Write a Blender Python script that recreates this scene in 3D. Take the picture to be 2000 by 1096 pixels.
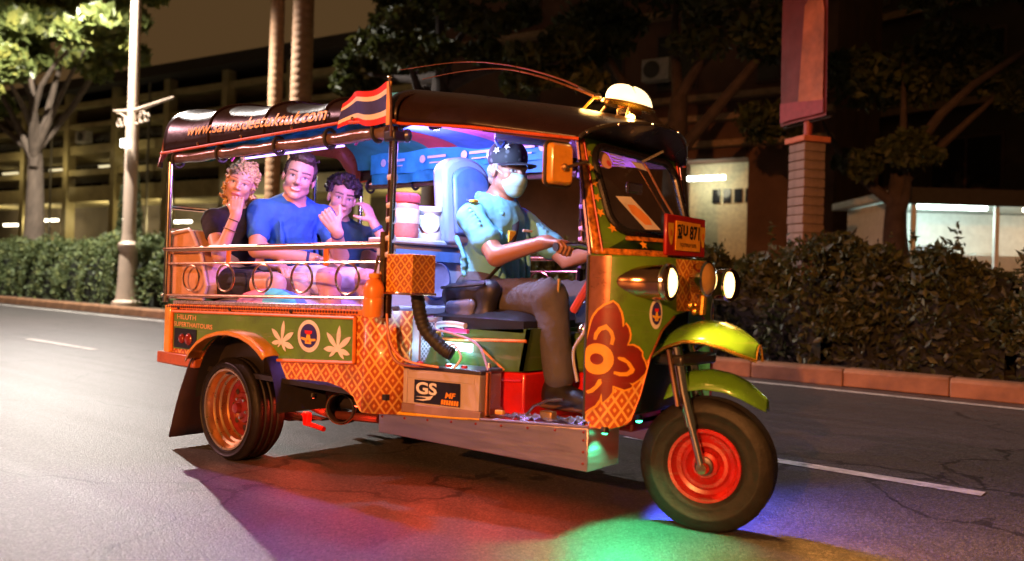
import bpy, bmesh, math, random
import numpy as np
from mathutils import Vector, Matrix

random.seed(11)
rng = np.random.default_rng(11)
scene = bpy.context.scene
COL = scene.collection
for o in list(bpy.data.objects):
    bpy.data.objects.remove(o)

# ------------------------------------------------------------------ camera
# world axes: X = direction of travel, Y = across the road (away from the viewer), Z = up, metres
CAM = Vector((3.951, -3.130, 0.9635))
YAW, PITCH, ROLL = 2.2686, 0.0037, 0.0293
fw = Vector((math.cos(YAW) * math.cos(PITCH), math.sin(YAW) * math.cos(PITCH), math.sin(PITCH)))
rt = fw.cross(Vector((0, 0, 1))).normalized()
up = rt.cross(fw)
r2 = rt * math.cos(ROLL) + up * math.sin(ROLL)
u2 = -rt * math.sin(ROLL) + up * math.cos(ROLL)
cd = bpy.data.cameras.new('camera')
cam = bpy.data.objects.new('camera', cd)
COL.objects.link(cam)
cam.matrix_world = Matrix(((r2.x, u2.x, -fw.x, CAM.x), (r2.y, u2.y, -fw.y, CAM.y), (r2.z, u2.z, -fw.z, CAM.z), (0, 0, 0, 1)))
cd.sensor_width = 36.0
cd.lens = 1646.2 / 2000 * 36
cd.clip_start = 0.05
cd.clip_end = 2000
cd.dof.use_dof = True
cd.dof.focus_distance = 4.4
cd.dof.aperture_fstop = 1.5
scene.camera = cam

# ------------------------------------------------------------------ night sky
world = bpy.data.worlds.new('World')
scene.world = world
world.use_nodes = True
wn = world.node_tree
wn.nodes.clear()
wo = wn.nodes.new('ShaderNodeOutputWorld')
wb = wn.nodes.new('ShaderNodeBackground')
sky = wn.nodes.new('ShaderNodeTexSky')
sky.sky_type = 'NISHITA'
sky.sun_disc = False
sky.sun_elevation = math.radians(-6)
sky.sun_rotation = math.radians(200)
wmix = wn.nodes.new('ShaderNodeMixRGB')
wmix.blend_type = 'ADD'
wmix.inputs['Fac'].default_value = 1.0
wmix.inputs['Color2'].default_value = (0.74, 0.40, 0.15, 1)   # sodium glow of the city on the night air
wn.links.new(sky.outputs[0], wmix.inputs['Color1'])
wn.links.new(wmix.outputs[0], wb.inputs['Color'])
wb.inputs['Strength'].default_value = 0.11
wn.links.new(wb.outputs[0], wo.inputs['Surface'])

moon = bpy.data.lights.new('moon', 'SUN')
moon.energy = 0.02
moon.angle = math.radians(0.5)
moon.color = (1.0, 0.9, 0.8)
mo = bpy.data.objects.new('moon', moon)
mo.rotation_euler = (math.radians(40), 0, math.radians(200))
COL.objects.link(mo)

scene.view_settings.view_transform = 'Standard'
scene.view_settings.look = 'None'
scene.view_settings.exposure = 0.0
scene.view_settings.gamma = 1.0
scene.view_settings.use_curve_mapping = False
scene.cycles.max_bounces = 6
scene.cycles.transparent_max_bounces = 12
scene.cycles.sample_clamp_indirect = 3.0

# ------------------------------------------------------------------ object helpers
def tag(o, label=None, cat=None, group=None, kind=None):
    if label: o['label'] = label
    if cat: o['category'] = cat
    if group: o['group'] = group
    if kind: o['kind'] = kind
    return o

def thing(name, label, cat, loc=(0, 0, 0), rotz=0.0, group=None):
    o = bpy.data.objects.new(name, None)
    o.empty_display_size = 0.2
    o.location = loc
    o.rotation_euler = (0, 0, rotz)
    COL.objects.link(o)
    return tag(o, label, cat, group)

def copy_tree(o, parent=None):
    c = o.copy()
    COL.objects.link(c)
    c.parent = parent
    for ch in list(o.children):
        copy_tree(ch, c)
    return c

def lamp(name, kind, loc, energy, color, parent=None, size=0.05, direction=None, angle=60, blend=0.4):
    l = bpy.data.lights.new(name, kind)
    l.energy = energy
    l.color = color
    if kind in ('POINT', 'SPOT'):
        l.shadow_soft_size = size
    if kind == 'SPOT':
        l.spot_size = math.radians(angle)
        l.spot_blend = blend
    o = bpy.data.objects.new(name, l)
    o.location = loc
    if direction is not None:
        o.rotation_euler = Vector(direction).to_track_quat('-Z', 'Y').to_euler()
    COL.objects.link(o)
    o.parent = parent
    return o

def V(*a):
    return Vector(a)

class MB:
    """collects shapes, then links them as one mesh object"""
    def __init__(self):
        self.v = []
        self.f = []
    def add(self, vs, fs):
        n = len(self.v)
        self.v += [tuple(p) for p in vs]
        self.f += [tuple(i + n for i in f) for f in fs]
        return self
    def box(self, lo, hi, rot=None, about=None):
        (a, b, c), (d, e, f) = lo, hi
        vs = [V(x, y, z) for z in (c, f) for y in (b, e) for x in (a, d)]
        if rot is not None:
            q = V(*about) if about is not None else V((a + d) / 2, (b + e) / 2, (c + f) / 2)
            vs = [q + rot @ (p - q) for p in vs]
        return self.add(vs, [(0, 2, 3, 1), (4, 5, 7, 6), (0, 1, 5, 4), (2, 6, 7, 3), (0, 4, 6, 2), (1, 3, 7, 5)])
    def tube(self, pts, r, n=10, closed=False, cap=True, flat=None):
        pts = [V(*p) for p in pts]
        m = len(pts)
        rs = r if isinstance(r, (list, tuple)) else [r] * m
        rings = []
        prev = None
        for i, p in enumerate(pts):
            if closed:
                t = pts[(i + 1) % m] - pts[i - 1]
            else:
                t = pts[min(i + 1, m - 1)] - pts[max(i - 1, 0)]
            t.normalize()
            if prev is None:
                a = V(0, 0, 1) if abs(t.z) < .9 else V(1, 0, 0)
                prev = t.cross(a).normalized()
            nrm = (prev - t * prev.dot(t)).normalized()
            prev = nrm
            b = t.cross(nrm)
            rings.append([p + (nrm * math.cos(2 * math.pi * k / n) + b * math.sin(2 * math.pi * k / n)) * rs[i] for k in range(n)])
        vs = [q for rg in rings for q in rg]
        fs = []
        for i in range(m if closed else m - 1):
            j = (i + 1) % m
            for k in range(n):
                l = (k + 1) % n
                fs.append((i * n + k, i * n + l, j * n + l, j * n + k))
        if cap and not closed:
            fs.append(tuple(range(n))[::-1])
            fs.append(tuple(range((m - 1) * n, m * n)))
        return self.add(vs, fs)
    def lathe(self, prof, o, axis, n=32, closed=False, arc=1.0, start=0.0):
        o = V(*o); ax = V(*axis).normalized()
        a = V(0, 0, 1) if abs(ax.z) < .9 else V(1, 0, 0)
        e1 = ax.cross(a).normalized(); e2 = ax.cross(e1)
        m = len(prof)
        nn = n if arc == 1.0 else n + 1
        vs = []
        for k in range(nn):
            t = 2 * math.pi * (start + arc * k / n)
            d = e1 * math.cos(t) + e2 * math.sin(t)
            vs += [o + ax * h + d * r for r, h in prof]
        fs = []
        for k in range(n):
            l = (k + 1) % nn
            for i in range(m if closed else m - 1):
                j = (i + 1) % m
                fs.append((k * m + i, k * m + j, l * m + j, l * m + i))
        return self.add(vs, fs)
    def prism(self, poly, fn, d):
        """poly: 2-D outline, fn maps it to 3-D, d: thickness vector"""
        n = len(poly); d = V(*d)
        a = [V(*fn(*p)) for p in poly]
        b = [p + d for p in a]
        fs = [tuple(range(n)), tuple(range(2 * n - 1, n - 1, -1))]
        fs += [(i, i + n, (i + 1) % n + n, (i + 1) % n) for i in range(n)]
        return self.add(a + b, fs)
    def grid(self, fn, nu, nv, closed_u=False):
        vs = [V(*fn(i / (nu if closed_u else nu - 1), j / (nv - 1))) for i in range(nu) for j in range(nv)]
        fs = []
        for i in range(nu if closed_u else nu - 1):
            k = (i + 1) % nu
            for j in range(nv - 1):
                fs.append((i * nv + j, k * nv + j, k * nv + j + 1, i * nv + j + 1))
        return self.add(vs, fs)
    def ball(self, c, r, n=12, m=8, rot=None):
        r = r if isinstance(r, (list, tuple)) else (r, r, r)
        c = V(*c)
        vs = []
        for j in range(m + 1):
            t = math.pi * j / m
            for i in range(n):
                p = V(r[0] * math.sin(t) * math.cos(2 * math.pi * i / n), r[1] * math.sin(t) * math.sin(2 * math.pi * i / n), r[2] * math.cos(t))
                vs.append(c + (rot @ p if rot is not None else p))
        fs = [(j * n + i, (j + 1) * n + i, (j + 1) * n + (i + 1) % n, j * n + (i + 1) % n) for j in range(m) for i in range(n)]
        return self.add(vs, fs)
    def build(self, name, mat, parent=None, smooth=35, bevel=0, solid=0, recalc=True, sub=0):
        me = bpy.data.meshes.new(name)
        me.from_pydata(self.v, [], self.f)
        if recalc:
            bm = bmesh.new(); bm.from_mesh(me)
            bmesh.ops.remove_doubles(bm, verts=bm.verts, dist=1e-5)
            bmesh.ops.dissolve_degenerate(bm, edges=bm.edges, dist=1e-6)
            bmesh.ops.recalc_face_normals(bm, faces=bm.faces)
            bm.to_mesh(me); bm.free()
        me.update()
        if smooth:
            me.polygons.foreach_set('use_smooth', [True] * len(me.polygons))
            me.set_sharp_from_angle(angle=math.radians(smooth))
        me.materials.append(mat)
        o = bpy.data.objects.new(name, me)
        COL.objects.link(o)
        o.parent = parent
        if sub:
            md = o.modifiers.new('subdivision', 'SUBSURF'); md.levels = md.render_levels = sub
        if solid:
            md = o.modifiers.new('thickness', 'SOLIDIFY'); md.thickness = solid; md.offset = 0
        if bevel:
            md = o.modifiers.new('bevel', 'BEVEL'); md.width = bevel; md.segments = 2; md.limit_method = 'ANGLE'; md.angle_limit = math.radians(40)
        return o

def decal(name, mat, polys, fn, parent, cut=0.0):
    """flat print: outlines mapped on to a surface by fn(a, b)"""
    bm = bmesh.new()
    for poly in polys:
        try:
            bm.faces.new([bm.verts.new((a, b, 0)) for a, b in poly])
        except ValueError:
            pass
    bmesh.ops.triangulate(bm, faces=bm.faces)
    if cut:
        for _ in range(5):
            es = [e for e in bm.edges if e.calc_length() > cut]
            if not es: break
            bmesh.ops.subdivide_edges(bm, edges=es, cuts=1)
            bmesh.ops.triangulate(bm, faces=bm.faces)
    for v in bm.verts:
        v.co = V(*fn(v.co.x, v.co.y))
    me = bpy.data.meshes.new(name)
    bm.to_mesh(me); bm.free()
    me.polygons.foreach_set('use_smooth', [True] * len(me.polygons))
    me.materials.append(mat)
    o = bpy.data.objects.new(name, me)
    COL.objects.link(o); o.parent = parent
    return o

def circle(cx, cy, rx, ry=None, n=28):
    ry = ry or rx
    return [(cx + rx * math.cos(2 * math.pi * i / n), cy + ry * math.sin(2 * math.pi * i / n)) for i in range(n)]

def lettering(name, body, mat, fn, parent, size=0.1, width=None, shear=0.0, bold=0.0, extrude=0.0, height=None):
    cu = bpy.data.curves.new(name, 'FONT')
    cu.body = body; cu.size = size; cu.shear = shear; cu.offset = bold * size
    cu.align_x = 'LEFT'; cu.resolution_u = 4
    t = bpy.data.objects.new(name, cu); COL.objects.link(t)
    bpy.context.view_layer.update()
    me = bpy.data.meshes.new_from_object(t.evaluated_get(bpy.context.evaluated_depsgraph_get()))
    bpy.data.objects.remove(t)
    xs = [v.co.x for v in me.vertices] or [0, 1]; ys = [v.co.y for v in me.vertices] or [0, 1]
    x0, x1, y0, y1 = min(xs), max(xs), min(ys), max(ys)
    sx = (width / (x1 - x0)) if width else 1.0
    sy = (height / (y1 - y0)) if height else sx
    bm = bmesh.new(); bm.from_mesh(me)
    bmesh.ops.triangulate(bm, faces=bm.faces)
    for v in bm.verts:
        v.co = V(*fn((v.co.x - x0) * sx, (v.co.y - y0) * sy))
    bm.to_mesh(me); bm.free()
    me.materials.clear(); me.materials.append(mat)
    o = bpy.data.objects.new(name, me)
    COL.objects.link(o); o.parent = parent
    return o

# ------------------------------------------------------------------ materials
_M = {}
def _nodes(name):
    m = bpy.data.materials.new(name); m.use_nodes = True
    nt = m.node_tree
    return m, nt, nt.nodes['Principled BSDF']

def mth(nt, op, a, b=None, c=None):
    n = nt.nodes.new('ShaderNodeMath'); n.operation = op
    for i, x in enumerate((a, b, c)):
        if x is None: continue
        if isinstance(x, (int, float)): n.inputs[i].default_value = x
        else: nt.links.new(x, n.inputs[i])
    return n.outputs[0]

def mixc(nt, f, a, b):
    n = nt.nodes.new('ShaderNodeMixRGB')
    for i, x in zip((0, 1, 2), (f, a, b)):
        if isinstance(x, (int, float)): n.inputs[i].default_value = x
        elif isinstance(x, tuple): n.inputs[i].default_value = (*x[:3], 1)
        else: nt.links.new(x, n.inputs[i])
    return n.outputs[0]

def noise(nt, scale, detail=4, rough=.55, stretch=None, kind='Object'):
    tc = nt.nodes.new('ShaderNodeTexCoord')
    n = nt.nodes.new('ShaderNodeTexNoise')
    n.inputs['Scale'].default_value = scale; n.inputs['Detail'].default_value = detail; n.inputs['Roughness'].default_value = rough
    src = tc.outputs[kind]
    if stretch:
        mp = nt.nodes.new('ShaderNodeMapping'); mp.inputs['Scale'].default_value = stretch
        nt.links.new(src, mp.inputs['Vector']); src = mp.outputs[0]
    nt.links.new(src, n.inputs['Vector'])
    return n.outputs['Fac']

def ramp(nt, f, stops):
    n = nt.nodes.new('ShaderNodeValToRGB')
    e = n.color_ramp.elements
    while len(e) < len(stops): e.new(0.5)
    for i, (p, c) in enumerate(stops):
        e[i].position = p; e[i].color = (*c, 1) if len(c) == 3 else c
    nt.links.new(f, n.inputs[0])
    return n.outputs[0]

def mat(name, col, rough=.5, metal=0.0, var=.2, scale=9.0, bump=0.0, bscale=60.0, coat=0.0, emit=0.0, ecol=None, spec=.5, sheen=0.0, sss=0.0, rvar=.12, stretch=None, wear=0.0):
    if name in _M: return _M[name]
    m, nt, b = _nodes(name)
    f = noise(nt, scale, 5, .6, stretch)
    dark = tuple(c * (1 - var) for c in col); light = tuple(min(1, c * (1 + var)) for c in col)
    c = ramp(nt, f, [(.3, dark), (.7, light)])
    if wear:
        d1 = ramp(nt, noise(nt, 7, 8, .75), [(.52, (0, 0, 0)), (.68, (1, 1, 1))])
        d2 = ramp(nt, noise(nt, 26, 4, .6, (.15, .15, 1.6)), [(.60, (0, 0, 0)), (.70, (1, 1, 1))])
        c = mixc(nt, mth(nt, 'MULTIPLY', d1, wear), c, (.045, .03, .02))
        c = mixc(nt, mth(nt, 'MULTIPLY', d2, wear * .7), c, (.30, .24, .18))
    nt.links.new(c, b.inputs['Base Color'])
    f2 = noise(nt, scale * 3.1, 4, .6, stretch)
    nt.links.new(mth(nt, 'ADD', mth(nt, 'MULTIPLY', mth(nt, 'SUBTRACT', f2, .5), 2 * rvar), rough), b.inputs['Roughness'])
    b.inputs['Metallic'].default_value = metal
    b.inputs['Specular IOR Level'].default_value = spec
    b.inputs['Coat Weight'].default_value = coat
    b.inputs['Coat Roughness'].default_value = .08
    b.inputs['Sheen Weight'].default_value = sheen
    if sss:
        b.inputs['Subsurface Weight'].default_value = sss
        b.inputs['Subsurface Radius'].default_value = (.02, .008, .004)
        b.inputs['Subsurface Scale'].default_value = .4
    if emit:
        b.inputs['Emission Color'].default_value = (*(ecol or col), 1)
        b.inputs['Emission Strength'].default_value = emit
    if bump:
        bn = nt.nodes.new('ShaderNodeBump'); bn.inputs['Strength'].default_value = bump; bn.inputs['Distance'].default_value = .01
        nt.links.new(noise(nt, bscale, 5, .6, stretch), bn.inputs['Height'])
        nt.links.new(bn.outputs[0], b.inputs['Normal'])
    _M[name] = m
    return m

def lattice(name, base, line, pitch, dot, rough=.35, s_expr='x+y', lw=.40):
    """printed diamond lattice sticker in object space"""
    m, nt, b = _nodes(name)
    tc = nt.nodes.new('ShaderNodeTexCoord'); sp = nt.nodes.new('ShaderNodeSeparateXYZ')
    nt.links.new(tc.outputs['Object'], sp.inputs[0])
    X, Y, Z = sp.outputs
    s = mth(nt, 'ADD', X, Y) if s_expr == 'x+y' else (mth(nt, 'SUBTRACT', X, Y) if s_expr == 'x-y' else X)
    a = mth(nt, 'FRACT', mth(nt, 'DIVIDE', mth(nt, 'ADD', s, Z), pitch))
    c = mth(nt, 'FRACT', mth(nt, 'DIVIDE', mth(nt, 'SUBTRACT', s, Z), pitch))
    a = mth(nt, 'ABSOLUTE', mth(nt, 'SUBTRACT', a, .5)); c = mth(nt, 'ABSOLUTE', mth(nt, 'SUBTRACT', c, .5))
    mx = mth(nt, 'MAXIMUM', a, c)
    ln = mth(nt, 'GREATER_THAN', mx, lw)
    dt = mth(nt, 'LESS_THAN', mx, .13)
    f = noise(nt, 14, 4)
    bcol = ramp(nt, f, [(.3, tuple(k * .75 for k in base)), (.7, base)])
    col = mixc(nt, dt, mixc(nt, ln, bcol, line), dot)
    gr = ramp(nt, noise(nt, 8, 8, .75), [(.50, (0, 0, 0)), (.70, (1, 1, 1))])
    col = mixc(nt, mth(nt, 'MULTIPLY', gr, .55), col, (.07, .03, .012))
    nt.links.new(col, b.inputs['Base Color'])
    b.inputs['Roughness'].default_value = rough
    b.inputs['Coat Weight'].default_value = .25
    _M[name] = m
    return m

def glass(name, tint=(1, 1, 1), ior=1.5, rough=0.02):
    m = bpy.data.materials.new(name); m.use_nodes = True
    nt = m.node_tree; nt.nodes.clear()
    o = nt.nodes.new('ShaderNodeOutputMaterial'); mx = nt.nodes.new('ShaderNodeMixShader')
    t = nt.nodes.new('ShaderNodeBsdfTransparent'); g = nt.nodes.new('ShaderNodeBsdfGlossy'); fr = nt.nodes.new('ShaderNodeFresnel')
    fr.inputs['IOR'].default_value = ior; t.inputs[0].default_value = (*tint, 1); g.inputs['Roughness'].default_value = rough
    nt.links.new(fr.outputs[0], mx.inputs[0]); nt.links.new(t.outputs[0], mx.inputs[1]); nt.links.new(g.outputs[0], mx.inputs[2])
    nt.links.new(mx.outputs[0], o.inputs[0])
    _M[name] = m
    return m

chrome = mat('chrome', (.62, .58, .55), .16, 1.0, .08, rvar=.06)
brass = mat('brass tube', (.75, .47, .25), .22, 1.0, .12, rvar=.08)
alu = mat('brushed aluminium', (.62, .54, .64), .34, 1.0, .10, 5, .12, 160, stretch=(.4, .4, 5), wear=.08)
black_rubber = mat('black rubber', (.018, .016, .016), .62, bump=.1)
black_paint = mat('black paint', (.02, .017, .016), .35, var=.3)
brown_vinyl = mat('brown vinyl', (.017, .007, .006), .30, var=.25, scale=5, bump=.12, bscale=22, spec=.4, rvar=.10)
olive = mat('green panel paint', (.105, .225, .016), .36, var=.18, scale=4, coat=.3, bump=.04, wear=.45)
lime = mat('lime green paint', (.10, .25, .02), .26, var=.12, coat=.7, rvar=.05, wear=.25)
red_paint = mat('red paint', (.55, .012, .01), .35, var=.25, coat=.3)
orange_trim = mat('orange trim', (.72, .19, .02), .35, var=.2, scale=20, coat=.3)
yellow_paint = mat('yellow paint', (.78, .42, .03), .3, var=.15, coat=.4)
white_print = mat('white print', (.76, .70, .62), .45, var=.12, wear=.25)
navy_print = mat('navy print', (.03, .02, .16), .4)
red_print = mat('red print', (.62, .01, .01), .4)
lotus_red = mat('lotus red print', (.20, .012, .005), .42, var=.2, scale=12, wear=.3)
lotus_gold = mat('lotus gold print', (.84, .36, .03), .40, var=.16, wear=.25)
gold_lattice = lattice('gold lattice sticker', (.56, .11, .012), (.86, .46, .10), .075, (.85, .42, .08))
gold_lattice_fine = lattice('fine gold lattice sticker', (.50, .13, .015), (.80, .40, .05), .05, (.8, .36, .05))

# ------------------------------------------------------------------ the three-wheeled taxi
tuk = thing('tuk_tuk', 'orange and green three-wheeled open taxi with brown canopy roof driving on the road', 'tuk-tuk')

ARCH = [(.45, .566), (.40, .600), (.33, .634), (.24, .658), (.13, .668), (.03, .660), (-.07, .638), (-.16, .600), (-.23, .550), (-.27, .500)]
def side_sheet(s):
    Yo = .70 * s
    poly = [(-.63, .79), (1.07, .828), (1.07, .378), (1.056, .384), (1.013, .44), (.93, .472), (.83, .487), (.67, .483), (.51, .470), (.46, .54)] + ARCH + [(-.63, .50)]
    m = MB().prism(poly, lambda a, b: (a, Yo, b), (0, -.03 * s, 0))
    return m.build('body_side', gold_lattice, tuk)
side_near = side_sheet(-1)
side_far = side_sheet(1)

# rounded front corners and bulkhead
def corner(s):
    def fn(u, v):
        t = u * math.pi / 2
        z = .378 + v * (.830 - .378)
        return (1.07 + .15 * math.sin(t), s * (.70 - .15 + .15 * math.cos(t)), z)
    return MB().grid(fn, 14, 2).build('body_corner', gold_lattice, tuk, solid=.006)
corner(-1); corner(1)
MB().box((1.195, -.55, .378), (1.218, .55, .80)).build('bulkhead', mat('bulkhead paint', (.5, .45, .55), .4, var=.2), tuk)
MB().box((-.66, -.69, .50), (-.632, .69, .79)).build('rear_panel', gold_lattice, tuk)
MB().box((-.63, -.668, .44), (1.19, .668, .465)).build('rear_floor', black_paint, tuk)
# green side panel with its orange frame
for s in (-1, 1):
    y0 = s * .7045
    poly = [(-.552, .752), (1.018, .787), (1.020, .597), (.46, .566), (.405, .610), (.33, .645), (.24, .668), (.13, .678), (.03, .670), (-.07, .648), (-.165, .606), (-.235, .553), (-.552, .545)]
    gp = MB().prism(poly, lambda a, b: (a, y0, b), (0, s * .006, 0)).build('green_panel', olive, tuk, smooth=0)
    if s < 0:
        tag(gp, 'olive green side panel with white leaf prints')
    yy = s * .712
    fr = MB()
    for a, b in (((-.575, .752), (1.022, .791)), ((1.022, .791), (1.024, .592)), ((1.024, .592), (.45, .558)), ((-.566, .77), (-.566, .53))):
        fr.tube([(a[0], yy, a[1]), (b[0], yy, b[1])], .0085, 8)
    fr.build('panel_frame', orange_trim, tuk)
    # top rail trim with a row of studs
    tr = MB()
    tr.prism([(-.635, .786), (1.10, .826), (1.10, .806), (-.635, .764)], lambda a, b: (a, s * .700, b), (0, s * .012, 0))
    tr.build('top_trim', orange_trim, tuk)
    st = MB()
    for k in range(78):
        x = -.62 + k * .0215
        st.ball((x, s * .7135, .777 + (x + .635) * .0232), (.0075, .006, .0075), 6, 4)
    st.build('stud_row', mat('dark studs', (.10, .025, .01), .4), tuk)
    for x in (-.50, .02, .55):
        MB().lathe([(.0, .008), (.008, .007), (.011, 0)], (x, s * .712, .792 + (x + .635) * .0232 - .02), (0, s, 0), 10).build('screw', black_paint, tuk)
    # edge post at the rear corner
    MB().box((-.652, s * .672, .50), (-.59, s * .716, .785)).build('corner_post', mat('amber corner paint', (.75, .36, .04), .3, coat=.4), tuk, bevel=.006) if s > 0 else \
    MB().box((-.652, -.716, .50), (-.59, -.672, .785)).build('corner_post', mat('amber corner paint', (.75, .36, .04), .3, coat=.4), tuk, bevel=.006)
    # tail lamp box
    tl = MB()
    a, b = sorted((s * .7105, s * .7135))
    tl.box((-.54, a, .553), (-.305, b, .662))
    tl = tl.build('lamp_recess', mat('tail lamp black', (.008, .007, .008), .3), tuk)
    for x, r in ((-.455, .028), (-.385, .034)):
        MB().lathe([(0, .016), (r * .5, .015), (r * .8, .010), (r, .002), (r, 0)], (x, s * .713, .605), (0, s, 0), 18).build('tail_lamp', mat('dark red lens', (.22, .02, .015), .15, coat=.6), tl)
    # wheel arch flare
    pts = [(a, b) for a, b in ARCH]
    fl = MB()
    prof = [(0, -.012), (.018, .01), (.02, .05), (.012, .088), (-.006, .094)]
    vs = []; n = len(prof)
    for i, (a, b) in enumerate(pts):
        t = V(*(Vector(pts[min(i + 1, len(pts) - 1)]) - Vector(pts[max(i - 1, 0)])), 0).normalized()
        nx, nz = t.y, -t.x
        if nz < 0 and i < 7: nx, nz = -nx, -nz
        for h, d in prof:
            vs.append((a + nx * h, s * (.70 + d), b + nz * h))
    fs = [(i * n + j, (i + 1) * n + j, (i + 1) * n + j + 1, i * n + j + 1) for i in range(len(pts) - 1) for j in range(n - 1)]
    fl.add(vs, fs).build('wheel_arch', mat('amber fender paint', (.62, .26, .03), .22, var=.15, coat=.6), tuk, solid=.006)
    # inner arch liner
    MB().lathe([(.375, -.24), (.375, .06)], (.09, s * .66, .30), (0, s, 0), 24, arc=.5, start=.5).build('arch_liner', black_rubber, tuk)
    # mud flap
    if s > 0: continue
    m = MB()
    m.grid(lambda u, v: (-.29 - .22 * v - .02 * math.sin(v * 3), s * (.74 - .30 * u), .53 - .475 * v), 4, 8)
    m.build('mud_flap', mat('mud flap rubber', (.03, .012, .012), .55, var=.3), tuk, solid=.012)
    # rear bumper bar
    a, b = sorted((s * .60, s * .735))
    MB().box((-.69, a, .455), (-.28, b, .522)).build('bumper_end', mat('bumper paint', (.42, .10, .02), .35, coat=.2), tuk, bevel=.008)

# prints on the near and far panels
LEAF = {'r': [(.906, .645), (.917, .752), (.826, .715), (.999, .705), (.807, .639), (.85, .606), (.957, .603), (.997, .626)],
        'l': [(.478, .649), (.492, .753), (.394, .709), (.573, .700), (.398, .639), (.45, .621), (.517, .605), (.58, .626)]}
for s in (-1, 1):
    fnp = lambda a, b, s=s: (a, s * .7125, b)
    for k in 'lr':
        pts = LEAF[k]; c = Vector(pts[0])
        polys = []
        for q in pts[1:]:
            d = Vector(q) - c; L = d.length; d.normalize(); nn = Vector((-d.y, d.x)); w = L * .135
            lobe = [(0, .35), (.2, .6), (.45, .95), (.6, 1.0), (.78, .75), (.92, .35), (1, 0)]
            polys.append([tuple(c + d * L * a + nn * w * b) for a, b in lobe] + [tuple(c + d * L * a - nn * w * b) for a, b in lobe[::-1][1:]])
        polys.append(circle(c.x, c.y, .014, n=12))
        MBm = MB()
        for i, pl in enumerate(polys):
            MBm.prism(pl, lambda a, b, i=i: (a, s * (.7110 + .0004 * i), b), (0, s * .0012, 0))
        MBm.build('leaf_print', white_print, tuk, smooth=0)
    def emblem(cx, cz, rx, rz, fn, parent, name='emblem'):
        e = decal(name, white_print, [circle(cx, cz, rx, rz)], lambda a, b: fn(a, b, .000), parent, .02)
        decal('emblem_sky', navy_print, [circle(cx, cz + rz * .02, rx * .74, rz * .74)], lambda a, b: fn(a, b, .0015), e, .02)
        decal('emblem_roof', red_print, [[(cx - rx * .34, cz + rz * .34), (cx + rx * .34, cz + rz * .34), (cx + rx * .30, cz + rz * .16), (cx, cz + rz * .08), (cx - rx * .30, cz + rz * .16)]], lambda a, b: fn(a, b, .003), e, .02)
        decal('emblem_vehicle', yellow_paint, [[(cx - rx * .14, cz + rz * .12), (cx + rx * .14, cz + rz * .12), (cx + rx * .20, cz - rz * .15), (cx + rx * .66, cz - rz * .12), (cx + rx * .66, cz - rz * .26), (cx + rx * .28, cz - rz * .30), (cx + rx * .28, cz - rz * .48), (cx - rx * .28, cz - rz * .48), (cx - rx * .28, cz - rz * .30), (cx - rx * .66, cz - rz * .22), (cx - rx * .66, cz - rz * .08), (cx - rx * .20, cz - rz * .13)]], lambda a, b: fn(a, b, .003), e, .02)
        decal('emblem_dot', mat('emblem orange', (.7, .16, .02), .4), [circle(cx, cz - rz * .30, rx * .10, rz * .08, 10)], lambda a, b: fn(a, b, .0045), e)
        return e
    emblem(.691, .690, .086, .076, lambda a, b, o, s=s: (a, s * (.7112 + o), b), tuk)
lettering('side_lettering', 'HILUTH', mat('pale orange print', (.75, .36, .15), .4), lambda a, b: (-.515 + a, -.7120, .712 + b), tuk, width=.20, height=.026, bold=.01)
lettering('side_lettering', 'SUPERTHAITOURS', mat('pale orange print', (.75, .36, .15), .4), lambda a, b: (-.548 + a, -.7120, .672 + b), tuk, width=.40, height=.025, bold=.012)

# wheels -----------------------------------------------------------
tyre_m = mat('tyre rubber', (.013, .011, .010), .5, var=.35, scale=30, bump=.2, bscale=70, spec=.25)
rim_m = mat('polished copper rim', (.86, .58, .30), .30, 1.0, .10, rvar=.10)
hub_red = mat('dark red hub', (.17, .012, .010), .32, var=.35, scale=25, coat=.3)
def tyre(m, c, ax, R, W, r):
    prof = [(r - .012, -W * .40), (r, -W * .44), (r + (R - r) * .16, -W * .485), (r + (R - r) * .20, -W * .505), (r + (R - r) * .28, -W * .502), (r + (R - r) * .52, -W * .525), (r + (R - r) * .56, -W * .545), (r + (R - r) * .62, -W * .535), (R - .022, -W * .465), (R - .006, -W * .40)]
    g = .006
    z = -W * .40
    for k in range(4):
        z0 = -W * .40 + k * W * .8 / 4 + .01; z1 = z0 + W * .8 / 4 - .02
        prof += [(R, z0), (R, z1), (R - g, z1 + .004), (R - g, z1 + .014)]
    prof = prof[:-2]
    prof += [(p[0], -p[1]) for p in prof[:10][::-1]]
    m.lathe(prof, c, ax, 64, closed=True)
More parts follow.
